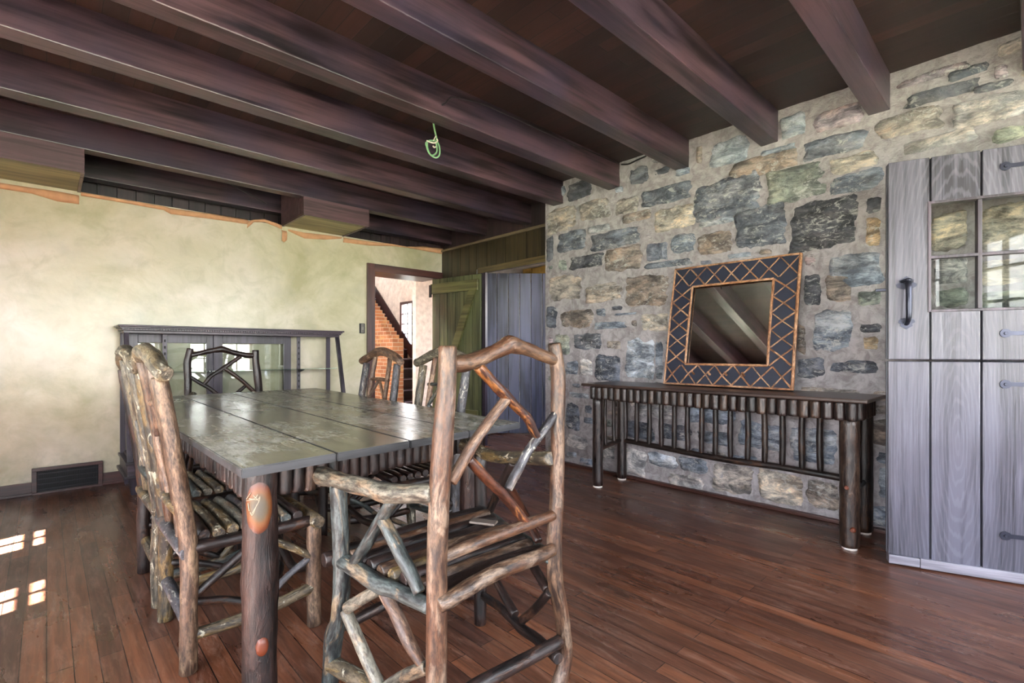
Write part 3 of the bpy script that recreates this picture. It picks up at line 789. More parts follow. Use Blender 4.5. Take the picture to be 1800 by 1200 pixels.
apron((A3[0] + .05, A3[1] + .01), (A2[0] - .05, A2[1] + .01), 21, 'f', None, True)
m = MB()
for (p, q) in ((A0, A1), (A1, A2), (A2, A3), (A3, A0)):
    d = Vector((q[0] - p[0], q[1] - p[1], 0)).normalized(); nn = Vector((-d.y, d.x, 0)) * .012
    a = Vector((p[0] - TC[0], p[1] - TC[1], 0)) + nn; b = Vector((q[0] - TC[0], q[1] - TC[1], 0)) + nn
    m.hexa([a + Vector((0, 0, .66)), b + Vector((0, 0, .66)), b + nn + Vector((0, 0, .66)), a + nn + Vector((0, 0, .66))],
           [a + Vector((0, 0, .733)), b + Vector((0, 0, .733)), b + nn + Vector((0, 0, .733)), a + nn + Vector((0, 0, .733))])
m.build('apron_rail', M['panel_dark'], t)
# flat knot scars on the near leg: a carved oval one and a small one
def scar(px, py, rx, rz, mt, nm, parent, off=.004):
    L = LEGS[0]; v = ray(px, py); c = Vector((L[0], L[1], 0)); d2 = Vector((v.x, v.y, 0)); 
    # where the sight line meets the leg surface
    R = L[2] + .0005; A = d2.dot(d2); B = -2 * d2.dot(c); Cc = c.dot(c) - R * R; s = (-B - math.sqrt(max(B * B - 4 * A * Cc, 0))) / (2 * A)
    p = Vector((0, 0, CAMZ)) + v * s; n = Vector((p.x - L[0], p.y - L[1], 0)).normalized(); ang0 = math.atan2(n.y, n.x)
    V, F = [], []; NR, NA = 7, 40
    for i in range(NR + 1):
        for k in range(NA):
            f = i / NR; a = 2 * math.pi * k / NA; w = 1 + .07 * noise.noise(Vector((math.cos(a) * 2, math.sin(a) * 2, nm == 'knot'))) * f
            u = f * rx * w * math.cos(a); z = f * rz * w * math.sin(a)
            rr = R + off * (1 - f ** 3) * 1.0 + .0015 * (1 - f ** 6); an = ang0 + u / R
            V.append((L[0] + math.cos(an) * rr - p.x, L[1] + math.sin(an) * rr - p.y, z))
    for i in range(NR):
        for k in range(NA): F.append((i * NA + k, i * NA + (k + 1) % NA, (i + 1) * NA + (k + 1) % NA, (i + 1) * NA + k))
    o = add_mesh(nm, V, F, mt, parent, True); o.location = (p.x - TC[0], p.y - TC[1], p.z)
    return o, p, n
kn, kp, kn_n = scar(455, 893, .036, .072, M['knot'], 'knot', legs[0]); kn['label'] = 'orange carved knot scar'
scar(461, 1137, .017, .026, M['knotsmall'], 'knot', legs[0], .006)
def kpt(px, py):
    L = LEGS[0]; v = ray(px, py); c = Vector((L[0], L[1], 0)); d2 = Vector((v.x, v.y, 0)); R = L[2] + .0062
    A = d2.dot(d2); B = -2 * d2.dot(c); Cc = c.dot(c) - R * R; s = (-B - math.sqrt(max(B * B - 4 * A * Cc, 0))) / (2 * A)
    return Vector((0, 0, CAMZ)) + v * s - Vector((TC[0], TC[1], 0))
m = MB()
for ln in ([(441, 866), (433, 877)], [(433, 880), (448, 876), (453, 869)], [(445, 870), (455, 880)], [(436, 884), (438, 898)], [(457, 872), (455, 882), (443, 902)], [(440, 900), (444, 905), (452, 886)], [(437, 876), (452, 878), (456, 874)]):
    m.tube([kpt(*q) for q in ln], .0012, 6, 2, 0, 3)
m.build('carving', M['scratch'], legs[0])

# ------------------------------------------------------------------ log side chairs
def side_chair(loc, rot, seed, label, pal):
    rnd = random.Random(seed); t = empty('log_side_chair', (*loc, 0), rot)
    tag(t, label, 'chair', 'log side chairs along the table')
    W = .215
    def yb(z): return -.205 if z < .42 else -.205 - .08 * ((z - .42) / .56) ** 1.15
    J = lambda s=.006: rnd.uniform(-s, s)
    def L(nm, pts, r, mt, seg=12, rough=.1, sub=5): return log(nm, pts, r, M[mt], t, seg, rnd.randint(0, 9999), rough, sub)
    for s, mt in ((-1, pal['pl']), (1, pal['pr'])):
        L('back_post', [(s * W, -.205, .0), (s * W + J(), -.205 + J(), .22), (s * W + J(), yb(.42), .42), (s * (W - .002) + J(), yb(.7), .7), (s * (W - .006), yb(.965), .97)], [.0265, .026, .027, .025, .024], mt, 16, .09)
        L('front_leg', [(s * W, .205, 0), (s * W + J(), .205, .2), (s * W, .205, .405)], [.026, .027, .026], pal['fl'] if s > 0 else pal['dk'], 14, .09)
    yc = yb(.985)
    L('crest_rail', [(-.265, yc + .01, .982), (-.205, yc, 1.005), (-.10, yc - .008, 1.035), (.02, yc - .012, 1.052), (.12, yc - .006, 1.035), (.215, yc, 1.003), (.282, yc + .008, .98)], [.024, .026, .029, .030, .028, .027, .025], pal['cr'], 16, .14)
    for s in (-1, 1):
        L('back_upright', [(s * .105, yb(.42), .41), (s * .107 + J(), yb(.7), .7), (s * .10, yb(1.0) - .005, 1.015)], [.017, .015, .016], pal['up'])
        L('back_brace', [(s * .004, yb(.86), .865), (s * .05 + J(), yb(.80), .80), (s * .098, yb(.74), .745)], .0105, pal['br'])
        L('back_brace', [(s * .10, yb(.74), .75), (s * .085 + J(), yb(.66), .66), (s * .05, yb(.5), .50)], .0105, pal['br'])
        L('side_rail', [(s * W, -.20, .405), (s * W, 0, .402), (s * W, .20, .405)], [.021, .022, .021], pal['dk'])
        L('side_stretcher', [(s * W, -.20, .118), (s * W + J(), .02, .124 + J()), (s * W, .21, .150)], [.019, .021, .021], pal['st'])
        L('side_brace', [(s * W, -.19, .245), (s * (W - .004), -.08, .32), (s * (W - .004), .02, .39)], .0135, pal['dk'])
        L('side_brace', [(s * W, .0, .39), (s * (W - .004), .1, .335), (s * W, .19, .27)], .014, pal['st'])
        L('side_brace', [(s * W, .19, .265), (s * (W - .004), .10, .21), (s * W, .02, .138)], .0125, pal['ey'])
        L('side_brace', [(s * (W - .006), -.19, .225), (s * (W - .012), -.08, .19), (s * (W - .006), .015, .14)], .013, pal['dk'])
    L('back_brace', [(-.13, yb(.86), .862), (0, yb(.86) + .004, .866), (.13, yb(.86), .858)], [.011, .0125, .011], pal['br'])
    L('back_rail', [(-.25, -.215, .395), (0, -.218, .4), (.235, -.212, .395)], .021, pal['ey'])
    L('back_rail', [(-.21, yb(.52), .515), (0, yb(.52) - .01, .52), (.21, yb(.52), .51)], .017, pal['st'])
    L('back_stretcher', [(-.255, -.20, .155), (0, -.203, .16), (.215, -.20, .15)], .021, pal['ey'])
    L('front_rail', [(-.25, .205, .40), (0, .207, .405), (.262, .205, .405)], [.023, .025, .026], pal['st'])
    L('front_stretcher', [(-.21, .2, .24), (-.05, .19, .20), (.08, .18, .185), (.21, .2, .23)], .017, pal['dk'])
    L('front_stretcher', [(-.21, .2, .11), (0, .15, .16), (.2, .0, .13)], .015, pal['dk'])
    for k in range(8):
        y = -.158 + k * .0435
        L('seat_slat', [(-.205 + J(.008), y, .436 + J(.003)), (J(), y + J(.003), .438), (.205 + J(.008), y, .435 + J(.003))], [.0185, .0205, .0195], pal['sl'][k % len(pal['sl'])], 12, .13, 4)
    return t
R90 = math.pi / 2
PA = dict(pl='lichen', pr='tan', fl='tan', cr='mottle', up='rust', br='stick', dk='dark', st='lichen', ey='blueg', sl=['dark', 'lichen', 'lichen', 'pale', 'blueg', 'lichen', 'grey', 'dark'])
PB = dict(pl='dark', pr='mottle', fl='lichen', cr='mottle', up='mottle', br='pale', dk='dark', st='grey', ey='lichen', sl=['blueg', 'lichen', 'grey', 'mottle', 'lichen', 'dark'])
PC = dict(pl='blueg', pr='blueg', fl='dark', cr='stick', up='stick', br='stick', dk='dark', st='dark', ey='grey', sl=['dark', 'console', 'dark'])
PD = dict(pl='blueg', pr='mottle', fl='rust', cr='mottle', up='stick', br='grey', dk='dark', st='dark', ey='grey', sl=['dark', 'console', 'console'])
side_chair((.542, 2.112), -R90, 21, 'log side chair nearest on the left, tan bark post and sawn crest end', PA)
side_chair((.542, 2.69), -R90, 22, 'second log side chair on the left, nearer the display cabinet, dark and mottled bark posts', PB)
side_chair((1.36, 3.02), R90, 23, 'log side chair across the table in front of the brick steps, smooth tan arched crest', PC)
side_chair((1.36, 2.30), R90, 24, 'log side chair across the table right of the brick steps, mossy mottled crest', PD)

# ------------------------------------------------------------------ log armchairs
AX, AY = .90, 1.215
BLP, FLP = (.672, .97), (.622, 1.46)
BRP, FRP = (1.077, .97), (1.215, 1.462)
t = empty('log_armchair', (AX, AY, 0))
tag(t, 'log armchair in the foreground with its back to the camera', 'armchair')
O = Vector((AX, AY, 0))
def bk(x, y, dy=0): return atY(x, y, .97 + dy) - O
def ls(x, y, dx=0): return atP(x, y, BLP, FLP) - O + Vector((dx, 0, 0))
def rs(x, y, dx=0): return atP(x, y, BRP, FRP) - O + Vector((dx, 0, 0))
def P(nm, pts, r, mt, seg=14, rough=.09, sub=5, seed=None): return log(nm, pts, r, M[mt], t, seg, seed, rough, sub)
def vp(pts, x, y):  # floor end of a post
    return pts + [Vector((x - AX, y - AY, 0))]
P('back_post', vp([bk(787, 607.5), bk(785.5, 680), bk(779, 760), bk(772, 880), bk(768, 1000), bk(767.5, 1120)], .668, .97), [.0222, .0226, .0262, .0246, .0252, .0252, .0252], 'rust', 22, .05, 6, 5)
P('back_post', vp([bk(974.5, 603), bk(978.5, 640), bk(981, 668), bk(980, 740), bk(980, 805), bk(978.5, 880), bk(974, 950), bk(976, 1020), bk(984, 1062), bk(991, 1110), bk(992, 1165)], 1.078, .97), [.0195, .022, .0225, .0215, .021, .0215, .023, .0235, .0235, .0215, .023, .0235], 'rust', 20, .06, 5, 6)
P('crest_rail', [bk(795, 640), bk(820, 637), bk(845, 629), bk(870, 618), bk(888, 609), bk(897, 605), bk(922, 612), bk(946, 621.5), bk(974, 633)], [.0205, .0212, .0212, .020, .0235, .0255, .0195, .0185, .0175], 'rust', 20, .10, 6, 7)
P('back_brace', [bk(840, 643), bk(866, 672), bk(890, 697), bk(917, 724), bk(931, 741), bk(942, 765), bk(949, 770)], [.0145, .0145, .0155, .0135, .014, .0125, .012], 'peel', 14, .12, 5, 8)
P('back_brace', [bk(893, 697), bk(856, 745), bk(826, 790), bk(793, 848)], [.0142, .0142, .0145, .0145], 'stick', 14, .05, 6, 9)
P('back_brace', [bk(976, 727), bk(955, 757), bk(930, 790), bk(908, 830), bk(893, 860)], [.0125, .0135, .013, .0135, .0125], 'blueg', 14, .07, 5, 10)
P('back_brace', [bk(824, 806), bk(838, 822), bk(860, 846), bk(886, 871), bk(910, 900), bk(926, 920)], [.012, .0142, .0135, .0142, .0135, .013], 'peel', 14, .09, 5, 11)
P('back_rail', [bk(772, 982), bk(800, 969), bk(853, 948), bk(900, 931), bk(937, 917), bk(972, 905)], [.0155, .0155, .016, .0165, .0172, .0165], 'rust', 16, .06, 6, 12)
P('seat_back_rail', [bk(770, 1064, -.02), bk(800, 1047, -.025), bk(870, 1006, -.025), (bk(940, 980, -.02)), bk(972, 965, -.015)], [.019, .020, .0205, .020, .018], 'rust', 18, .07, 6, 13)
P('back_stretcher', [Vector((.668 - AX, .962 - AY, .205)), bk(846, 1200, -.012), bk(905, 1169, -.012), bk(984, 1127, -.012)], [.018, .0185, .0185, .019], 'dark', 16, .06, 6, 14)
# left side, traced against its own plane
P('arm', [ls(554, 836), ls(566, 836), ls(600, 846), ls(633, 853), ls(660, 861), ls(683, 867), ls(717, 867), ls(765, 867)], [.024, .029, .0245, .0255, .0255, .0275, .0245, .024], 'pale', 20, .10, 6, 15)
P('front_leg', [ls(595, 852), ls(598, 933), ls(601, 1000), ls(599, 1060), ls(594, 1095), ls(586, 1120), ls(582, 1167), Vector((FLP[0] - AX, FLP[1] - AY, 0))], [.024, .0245, .0245, .0245, .0255, .0285, .0245, .026], 'grey', 18, .09, 6, 16)
P('side_rail', [ls(594, 982), ls(612, 990), ls(640, 1009), ls(672, 1030), ls(692, 1036), ls(715, 1047), ls(760, 1066)], [.022, .0235, .0235, .0235, .021, .020, .020], 'grey', 16, .08, 6, 17)
P('arm_brace', [ls(692, 878), ls(668, 915), ls(645, 955), ls(622, 989)], [.017, .0165, .0165, .0155], 'grey', 14, .08, 6, 18)
P('arm_brace', [ls(672, 912), ls(690, 945), ls(708, 980), ls(724, 1010), ls(738, 1042)], [.017, .0185, .018, .017, .0165], 'grey', 14, .08, 6, 19)
P('side_brace', [ls(668, 1034), ls(640, 1050), ls(611, 1068)], [.0165, .0165, .0175], 'pale', 14, .06, 6, 20)
P('side_brace', [ls(607, 1072), ls(622, 1105), ls(640, 1148), ls(664, 1200), ls(676, 1226)], [.0165, .0172, .0172, .0175, .0172], 'pale', 14, .06, 6, 21)
P('side_brace', [ls(675, 1040), ls(697, 1080), ls(720, 1130), ls(743, 1170)], [.0165, .017, .0165, .0125], 'stick', 14, .06, 6, 22)
P('side_stretcher', [ls(578, 1163), ls(605, 1178), ls(640, 1198), ls(668, 1222)], [.023, .0235, .0225, .021], 'lichen', 16, .08, 6, 23)
P('side_stretcher', [ls(752, 1172), ls(720, 1184), ls(688, 1202), ls(660, 1226)], [.016, .017, .0165, .016], 'pale', 14, .06, 6, 24)
# right side
P('arm', [rs(813, 783), rs(822, 782), rs(838, 788), rs(855, 798), rs(880, 803), rs(920, 804), rs(968, 806)], [.025, .0275, .0225, .0225, .0225, .022, .021], 'lichen', 18, .09, 6, 25)
P('front_leg', [Vector((FRP[0] - AX, FRP[1] - AY, .655)), Vector((FRP[0] - AX + .004, FRP[1] - AY, .3)), Vector((FRP[0] - AX, FRP[1] - AY, 0))], [.024, .024, .0235], 'leg', 16, .07, 8, 26)
P('arm_brace', [rs(902, 812), rs(888, 838), rs(874, 868), rs(858, 903)], .0155, 'dark', 14, .07, 6, 27)
P('arm_brace', [rs(900, 862), rs(916, 890), rs(932, 922), rs(947, 952)], [.0135, .014, .014, .013], 'peel', 14, .08, 6, 28)
P('side_rail', [Vector((BRP[0] - AX, BRP[1] - AY, .445)), Vector((1.15 - AX, 1.22 - AY, .435)), Vector((FRP[0] - AX, FRP[1] - AY, .44))], .021, 'grey', 16, .07, 6, 29)
P('side_stretcher', [rs(850, 1047), rs(872, 1062), rs(900, 1086), rs(918, 1105), rs(948, 1126), rs(982, 1158)], [.0145, .015, .0165, .0165, .0165, .0165], 'dark', 14, .06, 5, 30)
P('side_brace', [rs(873, 1022), rs(886, 1046), rs(906, 1080)], [.0135, .015, .0155], 'dark', 14, .06, 6, 31)
P('side_brace', [rs(966, 1040), rs(944, 1066), rs(918, 1090)], [.013, .0135, .0145], 'dark', 14, .06, 6, 32)
P('side_brace', [rs(935, 990), rs(948, 1012), rs(962, 1036)], [.0145, .014, .0135], 'dark', 14, .06, 6, 33)
# front and seat
P('front_rail', [Vector((FLP[0] - AX - .02, FLP[1] - AY, .425)), Vector((.9 - AX, 1.465 - AY, .43)), Vector((FRP[0] - AX + .02, FRP[1] - AY, .425))], .022, 'dark', 16, .07, 6, 34)
P('front_stretcher', [Vector((FLP[0] - AX, FLP[1] - AY, .2)), Vector((.9 - AX, 1.45 - AY, .23)), Vector((FRP[0] - AX, FRP[1] - AY, .21))], .017, 'dark', 14, .07, 6, 35)
rnd = random.Random(8)
for k in range(9):
    f = (k + .5) / 9; y = 1.0 + f * .45; xl = BLP[0] + (FLP[0] - BLP[0]) * (y - .97) / .49 + .016; xr = BRP[0] + (FRP[0] - BRP[0]) * (y - .97) / .49 - .012
    P('seat_slat', [Vector((xl - AX, y - AY, .449 + rnd.uniform(-.004, .004))), Vector(((xl + xr) / 2 - AX, y - AY + rnd.uniform(-.004, .004), .451)), Vector((xr - AX, y - AY, .449 + rnd.uniform(-.004, .004)))],
      [.0215, .023, .0215], ['leg', 'rust', 'leg', 'lichen', 'rust', 'dark', 'leg', 'rust', 'dark'][k], 12, .12, 5, 60 + k)
m = MB(); m.hexa([(-.03, .05, .478), (.03, .05, .478), (.028, .115, .480), (-.034, .115, .480)], [(-.03, .05, .488), (.03, .05, .488), (.028, .115, .490), (-.034, .115, .490)])
sp = atZ(850, 917, .475) - O
o = MB().box(-.02, .02, -.045, .045, 0, .008, .003).build('seat_patch', plain('grey_wood_patch', S(112, 100, 92), .6), t)
o.location = (sp.x, sp.y, .471); o.rotation_euler = (0, 0, math.radians(28))
arm = t

def copy_tree(o, parent=None):
    c = o.copy(); col.objects.link(c); c.parent = parent
    for ch in o.children: copy_tree(ch, c)
    return c
far = copy_tree(arm)
far.location = (.985, 4.25 - .245, 0); far.scale = (1.14, 1, 1); far.rotation_euler = (0, 0, math.pi)
far['label'] = 'log armchair at the far head of the table before the display cabinet'
swap = {'bark_rust': 'console', 'bark_peeled': 'leg', 'twig_tan': 'conpale', 'bark_blue_grey': 'dark'}
for ch in far.children:
    sl = ch.material_slots[0]; nm = sl.material.name
    if nm in swap: sl.link = 'OBJECT'; sl.material = M[swap[nm]]
for o in (arm, far): o['group'] = 'log armchairs at the table ends'

# ------------------------------------------------------------------ console table
t = empty('console_table', (3.28, 1.5, 0)); tag(t, 'long log console table with spindle back standing against the stone wall', 'table')
CO = Vector((3.28, 1.5, 0))
def cl(nm, pts, r, mt, seg=12, rough=.08, sub=5, seed=None): return log(nm, [Vector(p) - CO for p in pts], r, M[mt], t, seg, seed, rough, sub)
m = MB(); m.box(3.045 - 3.28, 3.505 - 3.28, .575 - 1.5, 2.43 - 1.5, .782, .803, .007); m.build('top', M['contop'], t)
FX, BX, YL, YR = 3.112, 3.44, 2.318, .667
cl('leg', [(FX, YL, .012), (FX, YL, .35), (FX, YL, .69)], [.0415, .040, .040], 'console', 18, .04, 8, 1)
cl('leg', [(FX, YR, .012), (FX, YR, .2), (FX, YR, .45), (FX, YR, .69)], [.046, .046, .047, .047], 'conpale', 20, .07, 8, 2)
cl('leg', [(BX, YL, .012), (BX, YL, .35), (BX, YL, .69)], [.039, .038, .038], 'console', 18, .04, 8, 3)
cl('leg', [(BX, YR, .012), (BX, YR, .35), (BX, YR, .69)], [.044, .044, .044], 'dark', 18, .05, 8, 4)
for x, y in ((FX, YL), (FX, YR), (BX, YL), (BX, YR)):
    m = MB(); m.tube([(x - CO.x, y - CO.y, 0), (x - CO.x, y - CO.y, .012)], .036, 16, 1, 0, 1, cap=0); m.build('foot_pad', M['foot'], t)
rnd = random.Random(4)
n = 31; y0, y1 = YR - .045, YL + .045
for k in range(n):
    y = y0 + (y1 - y0) * (k + .5) / n; h = .098 + rnd.uniform(-.003, .003); w = (y1 - y0) / n
    cl('apron_slat', [(FX - .030, y, .782 - h), (FX - .030, y, .782 - h / 2), (FX - .030, y, .7815)], w * rnd.uniform(.46, .56), rnd.choice(['console', 'console', 'conpale', 'leg', 'console', 'dark']), 10, .05, 3, k)
for yy, nm in ((YL + .045, 'l'), (YR - .045, 'r')):
    for k in range(6):
        x = FX + .02 + (BX - FX) * (k + .5) / 6
        cl('apron_slat', [(x, yy - (.012 if nm == 'l' else -.012), .684), (x, yy - (.012 if nm == 'l' else -.012), .735), (x, yy - (.012 if nm == 'l' else -.012), .7815)], .026, rnd.choice(['console', 'conpale', 'leg']), 10, .05, 3, k + 50)
box('apron_rail', FX - .01 - CO.x, BX + .02 - CO.x, YR - .02 - CO.y, YR + .0 - CO.y, .69, .78, M['panel_dark'], t)
box('apron_rail', FX - .01 - CO.x, BX + .02 - CO.x, YL - CO.y, YL + .02 - CO.y, .69, .78, M['panel_dark'], t)
box('apron_rail', FX - .012 - CO.x, FX + .012 - CO.x, YR - CO.y, YL - CO.y, .69, .78, M['panel_dark'], t)
box('apron_rail', BX - .012 - CO.x, BX + .012 - CO.x, YR - CO.y, YL - CO.y, .69, .78, M['panel_dark'], t)
cl('back_stretcher', [(BX, YL, .325), (BX + .004, 1.95, .312), (BX - .004, 1.5, .300), (BX, 1.1, .305), (BX, YR, .295)], [.020, .021, .022, .021, .021], 'dark', 14, .07, 8, 7)
cl('side_stretcher', [(FX, YL, .29), ((FX + BX) / 2, YL, .31), (BX, YL, .33)], .019, 'dark', 12, .07, 6, 8)
cl('side_stretcher', [(FX, YR, .29), ((FX + BX) / 2, YR, .3), (BX, YR, .30)], .019, 'dark', 12, .07, 6, 9)
SPX = [(1099, 775), (1119, 778), (1141, 781), (1162.5, 784), (1185, 788), (1209, 792), (1233, 796), (1257, 798), (1284, 802), (1314, 808), (1344, 813), (1375, 816), (1410, 822), (1442, 827)]
for k, (px, py) in enumerate(SPX):
    p = atX(px, py, BX)
    mt = ['console', 'leg', 'dark', 'console', 'dark', 'console', 'console', 'dark', 'console', 'dark', 'conpale', 'dark', 'dark', 'dark'][k]
    cl('spindle', [(BX, p.y, .312), (BX, p.y, .345), (BX, p.y + rnd.uniform(-.004, .004), .5), (BX, p.y + rnd.uniform(-.003, .003), .70)], [.011, .0185, .0195, .0175], mt, 12, .09, 6, 20 + k)
for yy in (YL, YR):
    for f in (.3, .66):
        x = FX + (BX - FX) * f
        cl('spindle', [(x, yy, .305), (x, yy + .004, .5), (x, yy, .70)], .0145, 'leg' if f > .5 else 'console', 12, .09, 6, int(40 + f * 10))
for px, py in ((1488, 857), (1498, 932)):
    v = atX(px, py, FX - .045)
    m = MB(); m.tube([v - CO + Vector((.01, 0, 0)), v - CO + Vector((-.006, 0, 0))], [.016, .010], 12, 2, .1, 2); m.build('knot', M['knotsmall'], t)

# ------------------------------------------------------------------ mirror leaning on the console
ym0, ym1 = 1.012, 1.876
W = ym1 - ym0
t = empty('leaning_mirror', (3.335, (ym0 + ym1) / 2, .811)); tag(t, 'square mirror in dark frame with twig lattice leaning on the console table', 'mirror')
t.rotation_euler = (0, math.radians(11.2), 0)
H = .885; h = W / 2; fr = .152
m = MB()
for (a, b, c, d) in ((-h, h, 0, fr), (-h, h, H - fr, H), (-h, -h + fr, fr, H - fr), (h - fr, h, fr, H - fr)): m.box(0, .03, a, b, c, d)
m.build('frame', M['navy'], t)
box('mirror_glass', .012, .02, -h + fr, h - fr, fr, H - fr, M['mirror'], t)
box('backing', .03, .036, -h + .01, h - .01, .01, H - .01, M['boxdark'], t)
def tw(nm, pts, r, mt, seed): return log(nm, pts, r, M[mt], t, 8, seed, .12, 4)
for i, (a, b) in enumerate((((0, -h, 0), (0, h, 0)), ((0, -h, H), (0, h, H)), ((0, -h, 0), (0, -h, H)), ((0, h, 0), (0, h, H)))):
    a = Vector(a); b = Vector(b)
    tw('edge_twig', [a + Vector((-.002, 0, .006 if i == 0 else 0)), a.lerp(b, .5) + Vector((-.004, .003, .006 if i == 0 else 0)), b + Vector((-.002, 0, .006 if i == 0 else 0))], .0105 if i == 2 else .007, 'lattice', 70 + i)
for i, (a, b) in enumerate((((-h + fr, fr), (h - fr, fr)), ((-h + fr, H - fr), (h - fr, H - fr)), ((-h + fr, fr), (-h + fr, H - fr)), ((h - fr, fr), (h - fr, H - fr)))):
    tw('edge_twig', [Vector((-.005, a[0], a[1])), Vector((-.007, (a[0] + b[0]) / 2 + .002, (a[1] + b[1]) / 2)), Vector((-.005, b[0], b[1]))], .0085, 'lattice', 80 + i)
rnd = random.Random(2); sd = 100
def lat(p, q):
    global sd
    sd += 1
    j = lambda: rnd.uniform(-.004, .004)
    tw('lattice_twig', [Vector((-.005, p[0] + j(), p[1] + j())), Vector((-.007, (p[0] + q[0]) / 2 + j(), (p[1] + q[1]) / 2 + j())), Vector((-.005, q[0] + j(), q[1] + j()))], rnd.uniform(.0038, .006), 'lattice', sd)
e = .012; nb = 6; span = (W - 2 * fr) / (nb - 1.5)
for zz0, zz1 in ((e, fr - e * .6), (H - fr + e * .6, H - e)):
    ys = [-h + fr * .0 + (W) * k / 7 for k in range(8)]
    for k in range(7):
        lat((ys[k] + e * .3, zz0), (min(ys[k + 1], h) - e * .3, zz1)); lat((ys[k] + e * .3, zz1), (ys[k + 1] - e * .3, zz0))
for yy0, yy1 in ((-h + e, -h + fr - e * .6), (h - fr + e * .6, h - e)):
    zs = [fr + (H - 2 * fr) * k / 5 for k in range(6)]
    for k in range(5):
        lat((yy0, zs[k] + .004), (yy1, zs[k + 1] - .004)); lat((yy1, zs[k] + .004), (yy0, zs[k + 1] - .004))
for k in range(4):
    y = h - .225 - k * .115
    tw('peg', [Vector((.0, y, .082)), Vector((-.02, y, .086)), Vector((-.045, y - .004, .094))], [.0075, .007, .0065], 'lattice', 200 + k)

# ------------------------------------------------------------------ display cabinet
x0, x1 = .425, 2.13; cxm = (x0 + x1) / 2
t = empty('display_cabinet', (cxm, 4.77, 0)); tag(t, 'low dark glass display cabinet with glazed back doors against the cream wall', 'cabinet')
def cb(nm, a, b, c, d, e, f, mt='cabinet', bev=.003, par=None): return box(nm, a - cxm, b - cxm, c - 4.77, d - 4.77, e, f, M[mt], par or t, bev)
m = MB()
for (gx, gy, z0, z1) in ((.0, 0, .135, .24), (.02, .02, .125, .145), (.012, .012, .225, .245)): m.box(x0 - gx - cxm, x1 + gx + .02 - cxm, 4.5 - gy - 4.77, 5.03 - 4.77, z0, z1, .004)
m.build('base', M['cabinet'], t)
for fx in (x0 + .01, x1 - .09):
    for fy in (4.51, 4.93):
        c0 = Vector((fx - cxm, fy - 4.77, 0)); m = MB()
        m.hexa([c0 + Vector((.014, .012, 0)), c0 + Vector((.078, .012, 0)), c0 + Vector((.078, .08, 0)), c0 + Vector((.014, .08, 0))], [c0 + Vector((0, 0, .126)), c0 + Vector((.092, 0, .126)), c0 + Vector((.092, .09, .126)), c0 + Vector((0, .09, .126))])
        m.build('foot', M['cabinetv'], t)
cb('deck', x0 + .02, x1 - .02, 4.54, 5.02, .245, .262)
def post(xa, xb, yb_, yt, nm='post', w=.028):
    m = MB(); m.hexa([(xa - cxm, yb_ - 4.77, .245), (xb - cxm, yb_ - 4.77, .245), (xb - cxm, yb_ + w - 4.77, .245), (xa - cxm, yb_ + w - 4.77, .245)],
                     [(xa - cxm, yt - 4.77, 1.2), (xb - cxm, yt - 4.77, 1.2), (xb - cxm, yt + w - 4.77, 1.2), (xa - cxm, yt + w - 4.77, 1.2)]); m.build(nm, M['cabinetv'], t)
post(x0, x0 + .034, 4.515, 4.77); post(x1 - .034, x1, 4.515, 4.77); post(x0, x0 + .034, 4.985, 4.985); post(x1 - .034, x1, 4.985, 4.985)
m = MB(); m.box(x0 - cxm, x1 - cxm, -.005, .255, 1.195, 1.215, .002)
m.box(x0 - .012 - cxm, x1 + .012 - cxm, -.02, .26, 1.215, 1.232, .003); m.box(x0 - .035 - cxm, x1 + .035 - cxm, -.045, .262, 1.243, 1.257, .004); m.box(x0 - .022 - cxm, x1 + .022 - cxm, -.032, .26, 1.231, 1.244, .003)
m.build('cornice', M['cabinet'], t)
m = MB(); nd_ = 95
for k in range(nd_):
    x = x0 - .01 + (x1 - x0 + .02) * k / nd_; m.box(x - cxm, x + .010 - cxm, -.029, -.0195, 1.219, 1.230)
m.build('dentil', M['cabinet'], t)
for k, (a, b, yy) in enumerate(((x0 + .04, 1.10, 5.0), (1.075, 1.735, 4.975))):
    f = MB(); w = .075 if k == 0 else .068; dy = yy - 4.77; A, B = a - cxm, b - cxm
    f.box(A, A + w, dy, dy + .02, .262, 1.195, .002); f.box(B - w, B, dy, dy + .02, .262, 1.195, .002); f.box(A + w, B - w, dy, dy + .02, .262, .33, .002); f.box(A + w, B - w, dy, dy + .02, 1.125, 1.195, .002)
    if k == 0: pass
    dr = f.build('sliding_door', M['cabinetv'], t)
    g = MB(); g.box(A + w, B - w, dy + .008, dy + .012, .33, 1.125); g.build('pane', M['cabglass'], dr)
m = MB(); m.box(x0 + .06 - cxm, x1 - .05 - cxm, 4.70 - 4.77, 4.95 - 4.77, .884, .890); m.build('shelf', M['shelfglass'], t)
for sx in (.7126, 1.798):
    m = MB(); m.box(sx - .016 - cxm, sx + .016 - cxm, .175, .19, .262, 1.195, .002); m.second(M['hole'])
    for k in range(16): z = .32 + k * .054; m.box(sx - .005 - cxm, sx + .005 - cxm, 4.9435 - 4.77, 4.9455 - 4.77, z, z + .022)
    m.build('shelf_standard', M['steel'], t)
    m = MB(); m.hexa([(sx - .003 - cxm, 4.945 - 4.77, .845), (sx + .003 - cxm, 4.945 - 4.77, .845), (sx + .003 - cxm, 4.945 - 4.77, .883), (sx - .003 - cxm, 4.945 - 4.77, .883)],
                     [(sx - .003 - cxm, 4.80 - 4.77, .876), (sx + .003 - cxm, 4.80 - 4.77, .876), (sx + .003 - cxm, 4.80 - 4.77, .883), (sx - .003 - cxm, 4.80 - 4.77, .883)])
    m.build('bracket', M['steel'], t)

